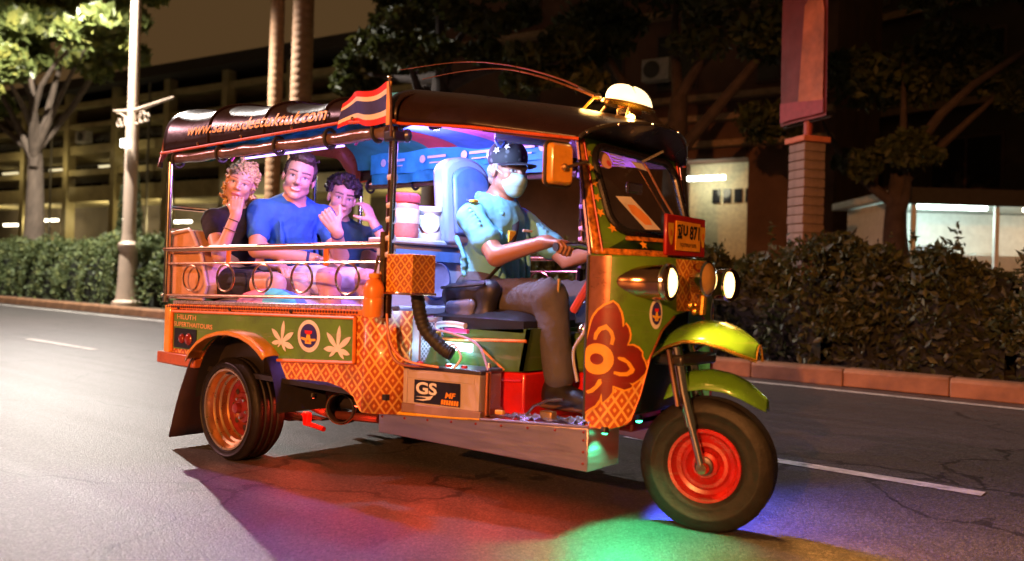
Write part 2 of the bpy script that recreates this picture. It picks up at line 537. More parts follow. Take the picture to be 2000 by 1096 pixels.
def wheel(c, ax, R, W, r, name, dish, parent=tuk, front=False):
    w = bpy.data.objects.new(name, None); w.empty_display_size = .1
    COL.objects.link(w); w.parent = parent
    m = MB(); tyre(m, c, ax, R, W, r); m.build('tyre', tyre_m, w, smooth=50)
    if not front:
        H = W * .44
        MB().lathe([(r + .006, H + .006), (r + .004, H + .012), (r - .006, H + .010), (r - .012, H - .004), (r - .014, H - .03), (r - .026, H - .036), (r - .028, H - .058), (r - .040, H - .064), (r - .043, H - .095), (r - .055, H - .10)], c, ax, 56).build('rim', rim_m, w, smooth=28)
        hb = MB().lathe([(r - .05, H - .10), (r - .075, H - .112), (.085, H - .105), (.078, H - .085), (.058, H - .082), (.050, H - .07), (.030, H - .066), (.026, H - .04), (0, H - .036)], c, ax, 40).build('hub', hub_red, w, smooth=28)
        a = V(*ax).normalized()
        e1 = a.cross(V(0, 0, 1)).normalized(); e2 = a.cross(e1)
        for k in range(5):
            t = 2 * math.pi * k / 5 + .3
            p = V(*c) + a * (H - .09) + (e1 * math.cos(t) + e2 * math.sin(t)) * .052
            MB().lathe([(.010, 0), (.010, .02), (.006, .024), (0, .024)], p, ax, 6).build('lug_nut', chrome, hb)
        for k in range(8):
            t = 2 * math.pi * k / 8
            p = V(*c) + a * (H - .1085) + (e1 * math.cos(t) + e2 * math.sin(t)) * .108
            MB().lathe([(.016, .006), (.013, .0065), (0, .0065)], p, ax, 10).build('hub_hole', black_paint, hb)
    else:
        H = W * .44
        for sg in (1, -1):
            axx = tuple(k * sg for k in ax)
            MB().lathe([(r + .006, H + .002), (r + .004, H + .012), (r - .008, H + .010), (r - .014, H - .006), (r - .024, H - .018), (r - .040, H - .022), (r - .050, H - .012), (r - .064, H - .010), (r - .078, H - .028), (.055, H - .032), (.050, H - .010), (.034, H - .004), (.030, H + .012), (0, H + .014)], c, axx, 56).build('rim', mat('red wheel paint', (.36, .010, .008), .26, var=.3, coat=.6, wear=.35), w, smooth=28)
            MB().lathe([(.036, H - .012), (.036, H + .016), (.020, H + .020), (.0, H + .020)], c, axx, 24).build('hub_cap', mat('dark hub metal', (.06, .05, .06), .35, .6), w)
    return w
wheel((0, -.615, .265), (0, -1, 0), .268, .185, .207, 'rear_wheel', True)
wheel((0, .615, .265), (0, 1, 0), .268, .185, .207, 'rear_wheel', True)
STEER = math.radians(14)
FA = (math.sin(STEER), -math.cos(STEER), 0)
FC = (2.385, 0, .262)
wheel(FC, FA, .268, .135, .141, 'front_wheel', False, front=True)

# running gear under the body
MB().tube([(0, -.55, .265), (0, .55, .265)], .035, 12).build('rear_axle', black_paint, tuk)
MB().ball((0, 0, .265), (.11, .12, .11), 16, 10).build('differential', black_paint, tuk)
for y in (-.42, .42):
    m = MB()
    for k in range(4):
        L = .46 - k * .09
        m.box((-L, y - .025, .235 - k * .012), (L, y + .025, .244 - k * .012))
    m.build('leaf_spring', mat('spring steel', (.05, .03, .03), .5, .5), tuk)
MB().tube([(.25, -.40, .30), (.5, -.42, .27), (.85, -.40, .29)], .022, 10).build('exhaust_pipe', mat('rusty pipe', (.16, .04, .03), .5, .5), tuk)
MB().lathe([(.07, -.09), (.076, 0), (.07, .09)], (.60, -.40, .315), (.55, -1, .1), 28).build('engine_pulley', black_paint, tuk, solid=.006)
MB().lathe([(.078 + .004 * math.cos(t), .004 * math.sin(t)) for t in [k * math.pi / 4 for k in range(8)]], (.625, -.455, .320), (.55, -1, .1), 36, closed=True).build('pulley_rim', mat('copper edge', (.45, .12, .04), .3, .8), tuk)
MB().box((.30, -.40, .30), (.85, .40, .44)).build('engine_block', mat('engine black', (.02, .017, .02), .5, bump=.3, bscale=25), tuk, bevel=.03)
MB().tube([(.33, -.46, .26), (.36, -.46, .21), (.50, -.46, .20)], .013, 8).build('brake_link', red_paint, tuk)
MB().box((.34, -.475, .20), (.38, -.445, .27)).build('shackle', red_paint, tuk, bevel=.005)
for y in (-.34, .34):
    MB().box((-.6, y - .03, .34), (1.2, y + .03, .42)).build('chassis_beam', black_paint, tuk)

# side sills and driver floor ----------------------------------------
SR, SF = V(1.10, -.625, 0), V(2.115, -.46, 0)         # sill runs inwards towards the front
def sill(s):
    q = lambda p, z, inn=0: (p.x, s * (abs(p.y) - inn), z)
    vs = [q(SR, .287), q(SF, .250), q(SF, .418), q(SR, .370), q(SR, .287, .26), q(SF, .250, .22), q(SF, .418, .22), q(SR, .370, .26)]
    o = MB().add(vs, [(0, 1, 2, 3), (4, 7, 6, 5), (0, 4, 5, 1), (3, 2, 6, 7), (1, 5, 6, 2), (0, 3, 7, 4)]).build('side_sill', alu, tuk, bevel=.004)
    e = MB().tube([V(*q(SR, .376)) + V(-.0, 0, 0), V(*q(SR, .376)).lerp(V(*q(SF, .424)), .52)], .0075, 8).build('sill_edge', yellow_paint, tuk)
    MB().tube([V(*q(SR, .376)).lerp(V(*q(SF, .424)), .52), q(SF, .424)], .006, 8).build('sill_edge', alu, tuk)
    d = (V(*q(SF, 0)) - V(*q(SR, 0))).normalized(); nrm = V(d.y, -d.x, 0) * (1 if s < 0 else -1)
    for k in range(9):
        t = k / 8 * .96 + .02
        p = V(*q(SR, .357)).lerp(V(*q(SF, .402)), t)
        MB().lathe([(0, .005), (.004, .004), (.006, 0)], p, nrm, 8).build('rivet', mat('red rivet', (.4, .06, .06), .3, .7), o)
    for z in (.28, .325, .37):
        p = V(*q(SF, z)) - d * .02
        MB().lathe([(0, .005), (.004, .004), (.006, 0)], p, nrm, 8).build('rivet', mat('red rivet', (.4, .06, .06), .3, .7), o)
sill(-1); sill(1)
fl = [(1.22, -.44), (2.10, -.30), (2.10, .30), (1.22, .44)]
MB().prism(fl, lambda a, b: (a, b, .345 + (a - 1.22) * .055), (0, 0, .02)).build('front_floor', red_paint, tuk)
# crumpled silver foil on the near sill
m = MB()
def foil(u, v):
    t = .53 + .45 * u
    p = V(SR.x, SR.y, .378).lerp(V(SF.x, SF.y, .426), t)
    return (p.x + .012 * math.sin(u * 31), p.y + .01 + v * .13, p.z + .006 + .008 * abs(math.sin(u * 23 + v * 9)) + .006 * math.sin(u * 57 + v * 20))
m.grid(foil, 60, 10)
tag(m.build('foil_strip', mat('silver foil', (.75, .74, .76), .25, .9), tuk), 'crumpled silver foil strip along the sill')
m = MB().box((1.86, -.44, .425), (1.92, -.40, .455)); m.build('pedal', mat('worn brass', (.5, .3, .12), .4, .8), tuk, bevel=.005)
MB().tube([(1.78, -.43, .42), (1.83, -.44, .47), (1.90, -.44, .50), (1.97, -.43, .51)], .006, 8).build('pedal_rod', chrome, tuk)

# driver's bench box
seat_green = mat('seat box green', (.065, .12, .015), .4, var=.25, coat=.2, wear=.4)
bx = [(1.20, .742), (1.74, .775), (1.705, .592), (1.20, .555)]
for s in (-1, 1):
    MB().prism(bx, lambda a, b: (a, s * .36, b), (0, -s * .02, 0)).build('seat_box_side', seat_green, tuk)
    MB().tube([(1.205, s * .364, .700), (1.72, s * .364, .722)], .007, 8).build('seat_box_trim', orange_trim, tuk)
    MB().tube([(1.42, s * .363, .70), (1.60, s * .363, .59)], .005, 6).build('seat_box_trim', orange_trim, tuk)
MB().prism([(1.74, .775), (1.705, .592), (1.68, .592), (1.715, .775)], lambda a, b: (a, -.36, b), (0, .72, 0)).build('seat_box_front', seat_green, tuk)
MB().box((1.70, -.13, .585), (2.10, .13, .76)).build('centre_tunnel', seat_green, tuk, bevel=.02)
MB().box((1.70, -.12, .36), (2.10, .12, .585)).build('tunnel_foot', red_paint, tuk, bevel=.01)
MB().box((1.24, -.345, .36), (1.70, .345, .585)).build('seat_plinth', red_paint, tuk, bevel=.01)
MB().box((1.35, -.352, .43), (1.44, -.346, .55)).build('plinth_vent', black_paint, tuk)
MB().tube([(1.46, -.350, .535), (1.69, -.350, .55)], .006, 6).build('plinth_rib', red_paint, tuk)
def cushion(m, lo, hi, bulge=.02, n=9):
    (a, b, c), (d, e, f) = lo, hi
    def top(u, v, sgn):
        k = (1 - (2 * u - 1) ** 4) * (1 - (2 * v - 1) ** 4)
        return (a + (d - a) * u, b + (e - b) * v, (f - .03 + (.03 + bulge) * k ** .5) if sgn > 0 else c)
    m.grid(lambda u, v: top(u, v, 1), n * 2, n * 2)
    m.grid(lambda u, v: top(u, v, -1), n * 2, n * 2)
    for u0 in (0, 1):
        m.grid(lambda p, q: (a + (d - a) * u0, b + (e - b) * p, c + (f - .03 - c) * q), n * 2, 2)
        m.grid(lambda p, q: (a + (d - a) * p, b + (e - b) * u0, c + (f - .03 - c) * q), n * 2, 2)
    return m
cushion(MB(), (1.16, -.36, .755), (1.70, .36, .835), .015).build('driver_seat_cushion', mat('black seat vinyl', (.015, .013, .016), .38, bump=.1), tuk)
# tall padded backrest behind the driver
def backrest(y0, y1, x0, x1, z0, z1, rake, name, m_side):
    mb = MB()
    n = 16
    w = (y1 - y0) / 2; cy = (y0 + y1) / 2
    out = [(-w, z0), (w, z0)] + [(w * math.cos(math.pi * k / n), z1 - w * .62 + w * .62 * math.sin(math.pi * k / n)) for k in range(n + 1)]
    mb.prism([(cy + a, b) for a, b in out], lambda a, b: (x1 - rake * (b - z0), a, b), (-(x1 - x0), 0, 0))
    return mb.build(name, m_side, tuk, bevel=.02)
blue_vinyl = mat('pale blue vinyl', (.30, .38, .62), .35, var=.08, bump=.04)
backrest(-.17, .17, .96, 1.05, 1.15, 1.60, .10, 'driver_backrest', blue_vinyl)
backrest(-.13, .13, 1.045, 1.075, 1.20, 1.55, .10, 'backrest_pad', mat('blue vinyl pad', (.10, .20, .55), .4, bump=.05))
# partition behind the driver: shelf, wall, speaker rings
lav = mat('lavender plastic', (.50, .50, .68), .35, var=.1)
MB().box((.84, -.50, 1.135), (1.03, .50, 1.165)).build('partition_shelf', lav, tuk, bevel=.01)
MB().box((.90, -.50, .83), (1.00, .50, 1.135)).build('partition_wall', lav, tuk, bevel=.015)
MB().box((.86, -.52, .80), (1.10, .52, .845)).build('partition_foot', lav, tuk, bevel=.01)
MB().box((1.0, -.48, 1.06), (1.02, .48, 1.11)).build('partition_band', mat('blue band', (.12, .22, .55), .35), tuk)
for y in (-.20, .20):
    sp = MB().lathe([(.088, 0), (.092, .012), (.084, .018), (.076, .012), (.04, .004), (0, .012)], (1.0, y, .97), (1, 0, 0), 32).build('speaker', mat('violet cloth', (.40, .34, .62), .7, bump=.3, bscale=200), tuk)
    MB().lathe([(.094 + .006 * math.cos(t), .008 + .006 * math.sin(t)) for t in [k * math.pi / 3 for k in range(6)]], (1.0, y, .97), (1, 0, 0), 32, closed=True).build('speaker_ring', mat('blue ring', (.05, .10, .4), .3), sp)
m = MB()
def perf(u, v): return (1.225, -.50 + u, .56 + .22 * v)
m.grid(perf, 2, 2)
m.build('mesh_grille', lattice('violet mesh', (.06, .05, .10), (.42, .38, .55), .022, (.06, .05, .10), .5, 'x+y', .36), tuk)

# posts and rails ---------------------------------------------------
post_m = mat('dark post', (.045, .018, .012), .3, .5)
for s in (-1, 1):
    MB().tube([(-.672, s * .70, .80), (-.664, s * .70, 1.60)], .017, 12).build('rear_post', chrome, tuk)
    mp = MB().tube([(1.225, s * .705, .80), (1.235, s * .705, 1.62)], .019, 12).build('main_post', post_m, tuk)
    MB().tube([(1.252, s * .725, .95), (1.258, s * .725, 1.58)], .0075, 8).build('post_wire', chrome, mp)
    MB().box((1.205, s * .705 - .035, 1.555), (1.275, s * .705 + .035, 1.60)).build('post_clamp', black_paint, mp, bevel=.008)
    for z in (1.07, 1.14, 1.22, 1.28, 1.40):
        MB().tube([(1.222, s * .705, z), (1.246, s * .7051, z + .004)], .0215, 12).build('post_tie', mat('pale tie', (.6, .5, .5), .4), mp)
    MB().tube([(-.69, s * .70, 1.100), (.3, s * .705, 1.108), (1.205, s * .70, 1.116)], .0165, 12).build('hand_rail', brass, tuk)
    MB().tube([(-.65, s * .70, 1.021), (1.215, s * .70, 1.040)], .0065, 8).build('thin_rail', brass, tuk)
    MB().tube([(-.715, s * .70, .838), (1.19, s * .70, .883)], .0085, 8).build('thin_rail', brass, tuk)
    for x in (-.03, .79):
        MB().box((x - .016, s * .70 - .006, 1.02), (x + .016, s * .70 + .006, 1.105)).build('rail_strut', orange_trim, tuk, bevel=.003)
    for x, z in ((-.40, .943), (-.056, .949), (.281, .955), (.607, .961), (.946, .964)):
        pts = [(x + .082 * math.cos(t), s * .70, z + .070 * math.sin(t)) for t in [2 * math.pi * k / 40 for k in range(40)]]
        MB().tube(pts, .0058, 8, closed=True).build('rail_ring', brass, tuk)
    MB().tube([(1.205, s * .72, .90), (1.205, s * .72, 1.17)], .014, 10).build('rail_end_post', brass, tuk)
for z in (1.09, 1.345):
    MB().tube([(-.668, -.70, z), (-.668, .70, z)], .014, 10).build('rear_rail', chrome, tuk)
MB().tube([(-.668, -.70, 1.22), (-.668, .70, 1.22)], .006, 8).build('rear_rail', chrome, tuk)
MB().tube([(-.668, .31, .80), (-.668, .31, 1.64)], .014, 10).build('rear_stay', chrome, tuk)

# passenger bench
tan = mat('tan vinyl', (.55, .30, .17), .42, var=.15, bump=.1)
m = MB()
prof = [(-.70, .83), (-.33, .83), (-.30, .90), (-.36, 1.06), (-.47, 1.20), (-.50, 1.215), (-.70, 1.195), (-.715, 1.17)]
m.prism(prof, lambda a, b: (a, -.66, b), (0, 1.32, 0))
m.build('bench_back', tan, tuk, bevel=.02)
for s in (-1, 1):
    pp = [(p[0], s * .664, p[1]) for p in prof]
    MB().tube(pp, .011, 8, closed=True).build('bench_piping', mat('pale piping', (.6, .42, .34), .4), tuk)
cushion(MB(), (-.35, -.655, .70), (.24, .655, .835), .02).build('bench_cushion', mat('lilac vinyl', (.55, .5, .6), .4, bump=.08), tuk)
MB().box((-.60, -.62, .46), (.20, .62, .70)).build('bench_box', black_paint, tuk)
# padded top ledge of the near side
for s in (-1, 1):
    y0, y1 = sorted((s * .60, s * .685))
    MB().prism([(-.62, .792), (1.19, .832), (1.19, .852), (-.62, .812)], lambda a, b: (a, y0, b), (0, y1 - y0, 0)).build('side_ledge', mat('silver ledge', (.62, .56, .62), .28, .7), tuk, bevel=.004)

# canopy roof --------------------------------------------------------
def lerp_tab(x, tab):
    if x <= tab[0][0]: return tab[0][1]
    for (a, b), (c, d) in zip(tab, tab[1:]):
        if x <= c: return b + (d - b) * (x - a) / (c - a)
    return tab[-1][1]
R_EDGE = [(-.70, 1.655), (.9, 1.668), (1.27, 1.640)]
R_CREST = [(-.70, 1.958), (-.30, 1.932), (0, 1.912), (.5, 1.855), (1.27, 1.800)]
BOWS = [-.70, -.22, .30, .78, 1.27]
def rear_roof(x, w, off=0.0):
    """w in -1..1 across"""
    ze = lerp_tab(x, R_EDGE); zc = lerp_tab(x, R_CREST)
    for a, b in zip(BOWS, BOWS[1:]):
        if a <= x <= b:
            sag = math.sin(math.pi * (x - a) / (b - a)) ** .8
            break
    else: sag = 0
    t = w * math.pi / 2
    ex = .42
    y = .725 * math.copysign(abs(math.sin(t)) ** ex, t)
    hgt = max(0.0, math.cos(t)) ** .62
    z = ze + (zc - ze) * hgt - .022 * sag * hgt
    y *= 1 - .012 * sag
    return (x, y * (1 + off / .72), z + off * hgt)
m = MB()
m.grid(lambda u, v: rear_roof(-.70 + 1.97 * u, 2 * v - 1), 60, 41)
roof = m.build('rear_canopy', brown_vinyl, tuk, solid=.008)
tag(roof, 'glossy brown canopy over the passengers lettered with a web address')
# rear end sheet of the canopy
m = MB()
n = 41
pts = [V(*rear_roof(-.70, 2 * k / (n - 1) - 1)) for k in range(n)]
low = [V(-.735, p.y * 1.02, 1.575 + .215 * min(1, max(0, (p.y + .72) / .14)) * min(1, max(.25, (.74 - p.y) / .2))) for p in pts]
m.add(pts + low, [(k, k + 1, n + k + 1, n + k) for k in range(n - 1)])
m.build('canopy_tail', mat('orange brown vinyl', (.20, .055, .018), .3, bump=.1), tuk, solid=.006)
for i, x in enumerate(BOWS[1:-1]):
    m = MB().tube([rear_roof(x, 2 * k / 30 - 1, .004) for k in range(31)], .008, 8)
    m.build('canopy_seam', brown_vinyl, tuk)
# headliner cloth in coloured strips
cl = [('teal cloth', (.03, .32, .36)), ('green cloth', (.03, .30, .22)), ('red cloth', (.50, .06, .05)), ('pink cloth', (.60, .20, .42)), ('blue cloth', (.05, .20, .45))]
strips = [(-.69, -.25, 0), (-.25, .10, 1), (.10, .36, 2), (.36, .72, 4), (.72, 1.26, 3)]
for a, b, k in strips:
    m = MB()
    m.grid(lambda u, v: rear_roof(a + (b - a) * u, (2 * v - 1) * .93, -.035), 10, 25)
    m.build('headliner', mat(*cl[k], .7, bump=.15, bscale=40), tuk)
# front canopy, overlapping the rear one and running into the visor
F_EDGE = [(1.20, 1.650), (1.28, 1.632), (1.60, 1.600), (2.01, 1.545)]
F_W = [(1.20, .725), (1.6, .62), (2.01, .425)]
F_CREST = [(1.20, 1.832), (1.4, 1.808), (1.8, 1.738), (2.0, 1.688), (2.16, 1.638)]
def front_roof(u, w, off=0.0):
    t = w * math.pi / 2
    sy = math.copysign(abs(math.sin(t)) ** (.50 + .5 * u), t)
    hgt = max(0.0, math.cos(t)) ** (.66 + .5 * u)
    xe = 1.20 + .81 * u; xc = 1.20 + .95 * u
    x = xe + (xc - xe) * (1 - sy * sy)
    y = lerp_tab(xe, F_W) * sy
    ze = lerp_tab(xe, F_EDGE); zc = lerp_tab(xc, F_CREST)
    return (x, y, ze + (zc - ze) * hgt + off)
MB().grid(lambda u, v: front_roof(u, 2 * v - 1), 40, 41).build('front_canopy', brown_vinyl, tuk, solid=.008)
MB().grid(lambda u, v: front_roof(u * .55, (2 * v - 1) * .95, -.03), 14, 25).build('headliner', mat('pink cloth', (.60, .20, .42), .7), tuk)
MB().grid(lambda u, v: front_roof(.55 + u * .4, (2 * v - 1) * .95, -.03), 14, 25).build('headliner', mat('dark brown cloth', (.08, .02, .018), .7), tuk)
MB().tube([front_roof(1.0, 2 * k / 40 - 1) for k in range(41)], .009, 8).build('visor_rim', mat('black rim', (.03, .025, .02), .3), tuk)
for k in (.10, .27, .42, .58, .73, .88):
    p = front_roof(1.0, 2 * k - 1)
    MB().ball((p[0] + .008, p[1], p[2]), .008, 8, 6).build('visor_screw', chrome, tuk)
# underside of the visor sloping back to the windscreen
MB().grid(lambda u, v: tuple(V(*front_roof(1.0, (2 * v - 1) * .98)).lerp(V(1.96, -.40 + .80 * v, 1.555), u) + V(0, 0, -.006)), 6, 31).build('visor_underside', brown_vinyl, tuk)
# drip rails along the canopy edges
drip = mat('red orange piping', (.60, .09, .012), .3, coat=.4)
for s in (-1, 1):
    MB().tube([(x, s * .735, lerp_tab(x, R_EDGE) - .004) for x in (-.71, -.4, 0, .4, .9, 1.27)], .008, 8).build('drip_rail', drip, tuk)
    MB().tube([V(*front_roof(k / 20, s)) + V(0, s * .006, -.004) for k in range(21)], .007, 8).build('drip_rail', drip, tuk)
    for x in (-.30, .12, .55, 1.0):
        MB().ball((x, s * .742, lerp_tab(x, R_EDGE) + .012), .009, 8, 6).build('snap_stud', brass, tuk)
    # rolled clear rain curtain under the edge with its straps
    n = 40
    MB().tube([(-.60 + 1.80 * k / n, s * (.705 + .002 * math.sin(k * 1.7)), 1.612 - .012 * k / n + .002 * math.sin(k * .9)) for k in range(n + 1)], [.028 + .002 * math.sin(k * 1.3) for k in range(n + 1)], 12).build('rolled_curtain', mat('clear rolled plastic', (.22, .14, .12), .16, .45, var=.4, bump=.3, bscale=35), tuk)
    for x in (-.57, -.12, .40, .80, 1.13):
        MB().tube([(x, s * .705 + .036 * math.cos(t), 1.607 + .042 * math.sin(t)) for t in [2 * math.pi * k / 16 for k in range(16)]], .009, 6, closed=True).build('curtain_strap', black_rubber, tuk)
    MB().tube([(-.72, s * .73, 1.60), (-.72, s * .73, 1.57)], .012, 8).build('curtain_hook', black_paint, tuk)
    # printed blue valance inside each side of the roof
    m = MB()
    m.grid(lambda u, v: (-.45 + 1.65 * u, s * (.60 - .015 * math.sin(u * 40) * v), 1.80 - .135 * v + .006 * math.sin(u * 23)), 60, 6)
    m.build('valance', mat('blue printed cloth', (.03, .42, .66), .6, var=.3, scale=6), tuk)
    m = MB()
    m.grid(lambda u, v: (-.45 + 1.65 * u, s * (.612 - .012 * math.sin(u * 55) * v), 1.675 - .075 * v), 60, 4)
    m.build('valance_fringe', mat('teal cloth fringe', (.02, .30, .40), .6, var=.3), tuk)
    for k, x in enumerate((-.25, .12, .48, .82, 1.08)):
        m = MB()
        for (dx, dz, w, h) in ((0, 0, .16, .016), (.02, -.032, .12, .008)):
            m.box((x + dx, s * .575, 1.735 + dz), (x + dx + w, s * .577, 1.735 + dz + h))
        m.lathe([(0, 0), (.026, 0)], (x - .045, s * .576, 1.735), (0, 1, 0), 14)
        m.build('valance_print', mat('pale cloth print', (.6, .72, .8), .6), tuk)
    for x in (-.2, .35, .85):
        MB().tube([(x, s * .59, 1.67), (x + .005, s * .585, 1.61), (x - .01, s * .59, 1.59)], .006, 6).build('valance_tie', mat('pink tie', (.75, .1, .35), .5), tuk)

# lettering on the near canopy side
def roof_side(a, b):
    x = -.445 + a
    z = 1.728 - .040 * a / 1.25 + b
    lo, hi = .55, 1.0
    for _ in range(22):
        mid = (lo + hi) / 2
        if rear_roof(x, -mid)[2] > z: lo = mid
        else: hi = mid
    p = rear_roof(x, -lo)
    return (x, p[1] - .013, z)
lettering('web_address', 'www.sawasdeetuktuk.com', mat('yellow lettering', (.85, .42, .02), .4, emit=.05), roof_side, tuk, width=1.25, height=.066, shear=.25, bold=.012)

# flag on its short staff --------------------------------------------
flag = thing('flag', 'small red white and blue striped flag flying at the canopy edge', 'flag', (1.262, -.745, 1.60))
MB().tube([(0, 0, -.03), (-.005, 0, .10), (-.018, 0, .215)], .006, 8).build('staff', mat('dark staff', (.08, .03, .02), .4), flag)
MB().ball((-.019, 0, .222), .010, 8, 6).build('finial', brass, flag)
MB().box((-.032, -.004, .02), (-.010, .004, .205)).build('hem', mat('amber hem', (.8, .35, .05), .6), flag)
bands = [(0, .17, 'flag red', (.62, .02, .02)), (.17, .30, 'flag white', (.75, .68, .62)), (.30, .68, 'flag blue', (.025, .028, .19)), (.68, .83, 'flag white', (.75, .68, .62)), (.83, 1, 'flag red', (.62, .02, .02))]
for a, b, nm, c in bands:
    def ff(u, v):
        w = a + (b - a) * v
        x = -.030 - .305 * u
        ztop = .200 - .050 * u ** 1.6 - .012 * math.sin(u * 7)
        h = .175 - .060 * u
        return (x, .020 * math.sin(u * 9 + w * 1.5) * u ** .5 - .004, ztop - h * w + .008 * math.sin(u * 8 + 1))
    MB().grid(ff, 26, 4).build('flag_band', mat(nm, c, .75, var=.12), flag)

# whip aerials, roof taxi lamp, amber marker lamp -----------------------
def curve(pts, n=30):
    P = [V(*p) for p in pts]
    out = []
    for i in range(len(P) - 1):
        a, b, c, d = P[max(i - 1, 0)], P[i], P[i + 1], P[min(i + 2, len(P) - 1)]
        for k in range(n // (len(P) - 1)):
            t = k / (n // (len(P) - 1))
            out.append(.5 * ((2 * b) + (c - a) * t + (2 * a - 5 * b + 4 * c - d) * t * t + (3 * b - a - 3 * c + d) * t ** 3))
    out.append(P[-1])
    return out
aer = mat('aerial steel', (.35, .13, .06), .3, .7)
ap = curve([(1.79, 0, 1.815), (1.60, 0, 1.915), (1.287, 0, 2.025), (.94, 0, 2.095), (.474, 0, 2.12)], 40)
MB().tube(ap, [.006 - .0042 * k / len(ap) for k in range(len(ap))], 6).build('aerial', aer, tuk)
ap = curve([(1.80, -.04, 1.81), (1.559, -.1, 1.912), (1.308, -.1, 1.986), (1.038, -.1, 2.011), (.764, -.1, 2.010)], 40)
MB().tube(ap, [.006 - .0042 * k / len(ap) for k in range(len(ap))], 6).build('aerial', aer, tuk)
MB().tube([(1.70, -.01, 1.865), (1.81, -.01, 1.805)], [.009, .014], 10).build('aerial_base', brass, tuk)
MB().ball((1.805, -.01, 1.808), .020, 10, 8).build('aerial_base', brass, tuk)
MB().tube([(1.82, -.02, 1.80), (1.845, -.10, 1.785), (1.80, -.14, 1.715)], .006, 8).build('aerial_bracket', yellow_paint, tuk)
sign = thing('roof_lamp', 'glowing white domed taxi lamp on a gold base above the windscreen', 'taxi lamp', (1.96, 0, 1.745))
gl = mat('lit white plastic', (.8, .7, .55), .35, emit=2.4, ecol=(1, .74, .36), var=.02)
m = MB()
def dome(u, v):
    t = math.pi * u; q = math.pi / 2 * v
    a = 2 * math.pi * u
    rx = .088 * math.cos(q) ** .7; ry = .135 * math.cos(q) ** .7
    return (rx * math.cos(a) - .018 * math.sin(q), ry * math.sin(a), .018 + .078 * math.sin(q))
m.grid(dome, 40, 12, closed_u=True)
tilt = Matrix.Rotation(math.radians(12), 4, 'Y')
dm = m.build('dome', gl, sign); dm.data.transform(tilt)
bs = MB().lathe([(0, -.004), (.088, -.004), (.104, .006), (.100, .016), (.08, .020)], (0, 0, 0), (0, 0, 1), 40).build('base_plate', mat('gold metal', (.8, .45, .08), .25, .9), sign)
bs.data.transform(tilt @ Matrix.Diagonal((1.02, 1.45, 1, 1)))
MB().tube([(-.06, -.09, -.005), (-.08, -.12, -.055)], .006, 8).build('foot', brass, sign)
MB().tube([(.06, -.09, -.02), (.05, -.10, -.085)], .006, 8).build('foot', brass, sign)
MB().tube([(-.06, .09, -.005), (-.08, .12, -.055)], .006, 8).build('foot', brass, sign)
MB().box((-.03, -.05, -.04), (.04, .05, -.004)).build('socket', brass, sign, bevel=.006)
t = lettering('lamp_lettering', 'TAXI', mat('dark lamp print', (.05, .04, .03), .5), lambda a, b: (.030 + (.074 - b) * .62 * .9, -.075 + a, .046 + b * .85), sign, width=.15, height=.042, bold=.01)
lamp('roof_lamp_light', 'POINT', (-.12, -.10, .03), 2.2, (1, .55, .15), sign, .05)
mk = MB().lathe([(0, .022), (.014, .018), (.020, .006), (.022, 0)], (2.035, -.10, 1.672), (.6, -.2, .75), 16).build('marker_lamp', mat('lit amber lens', (1, .6, .15), .3, emit=9, ecol=(1, .62, .18)), tuk)
lamp('marker_light', 'POINT', (2.06, -.12, 1.70), 1.5, (1, .55, .12), tuk, .015)

# cowl ---------------------------------------------------------------
CP = [(2.06, -.41), (2.14, -.395), (2.21, -.34), (2.255, -.26), (2.275, -.16), (2.28, 0)]
CS = [0, .081, .170, .262, .364, .524]
def cowl(s, z, off=0.0, side=-1):
    i = 0
    for j in range(len(CS) - 1):
        if CS[j] <= s: i = j
    t = (s - CS[i]) / (CS[i + 1] - CS[i])
    g = lambda k: Vector(CP[min(max(k, 0), 5)])
    a, b, c, d = g(i - 1), g(i), g(i + 1), g(i + 2)
    q = .5 * ((2 * b) + (c - a) * t + (2 * a - 5 * b + 4 * c - d) * t * t + (3 * b - a - 3 * c + d) * t ** 3)
    tg = (.5 * ((c - a) + 2 * (2 * a - 5 * b + 4 * c - d) * t + 3 * (3 * b - a - 3 * c + d) * t * t)).normalized()
    nrm = Vector((tg.y, -tg.x))
    q = q + nrm * off
    return (q.x, q.y if side < 0 else -q.y, z)
S_END = [(.412, .10), (.425, .155), (.45, .185), (.50, .204), (.55, .224), (.69, .262), (.80, .330), (.86, .420), (.875, .524), (1.09, .524)]
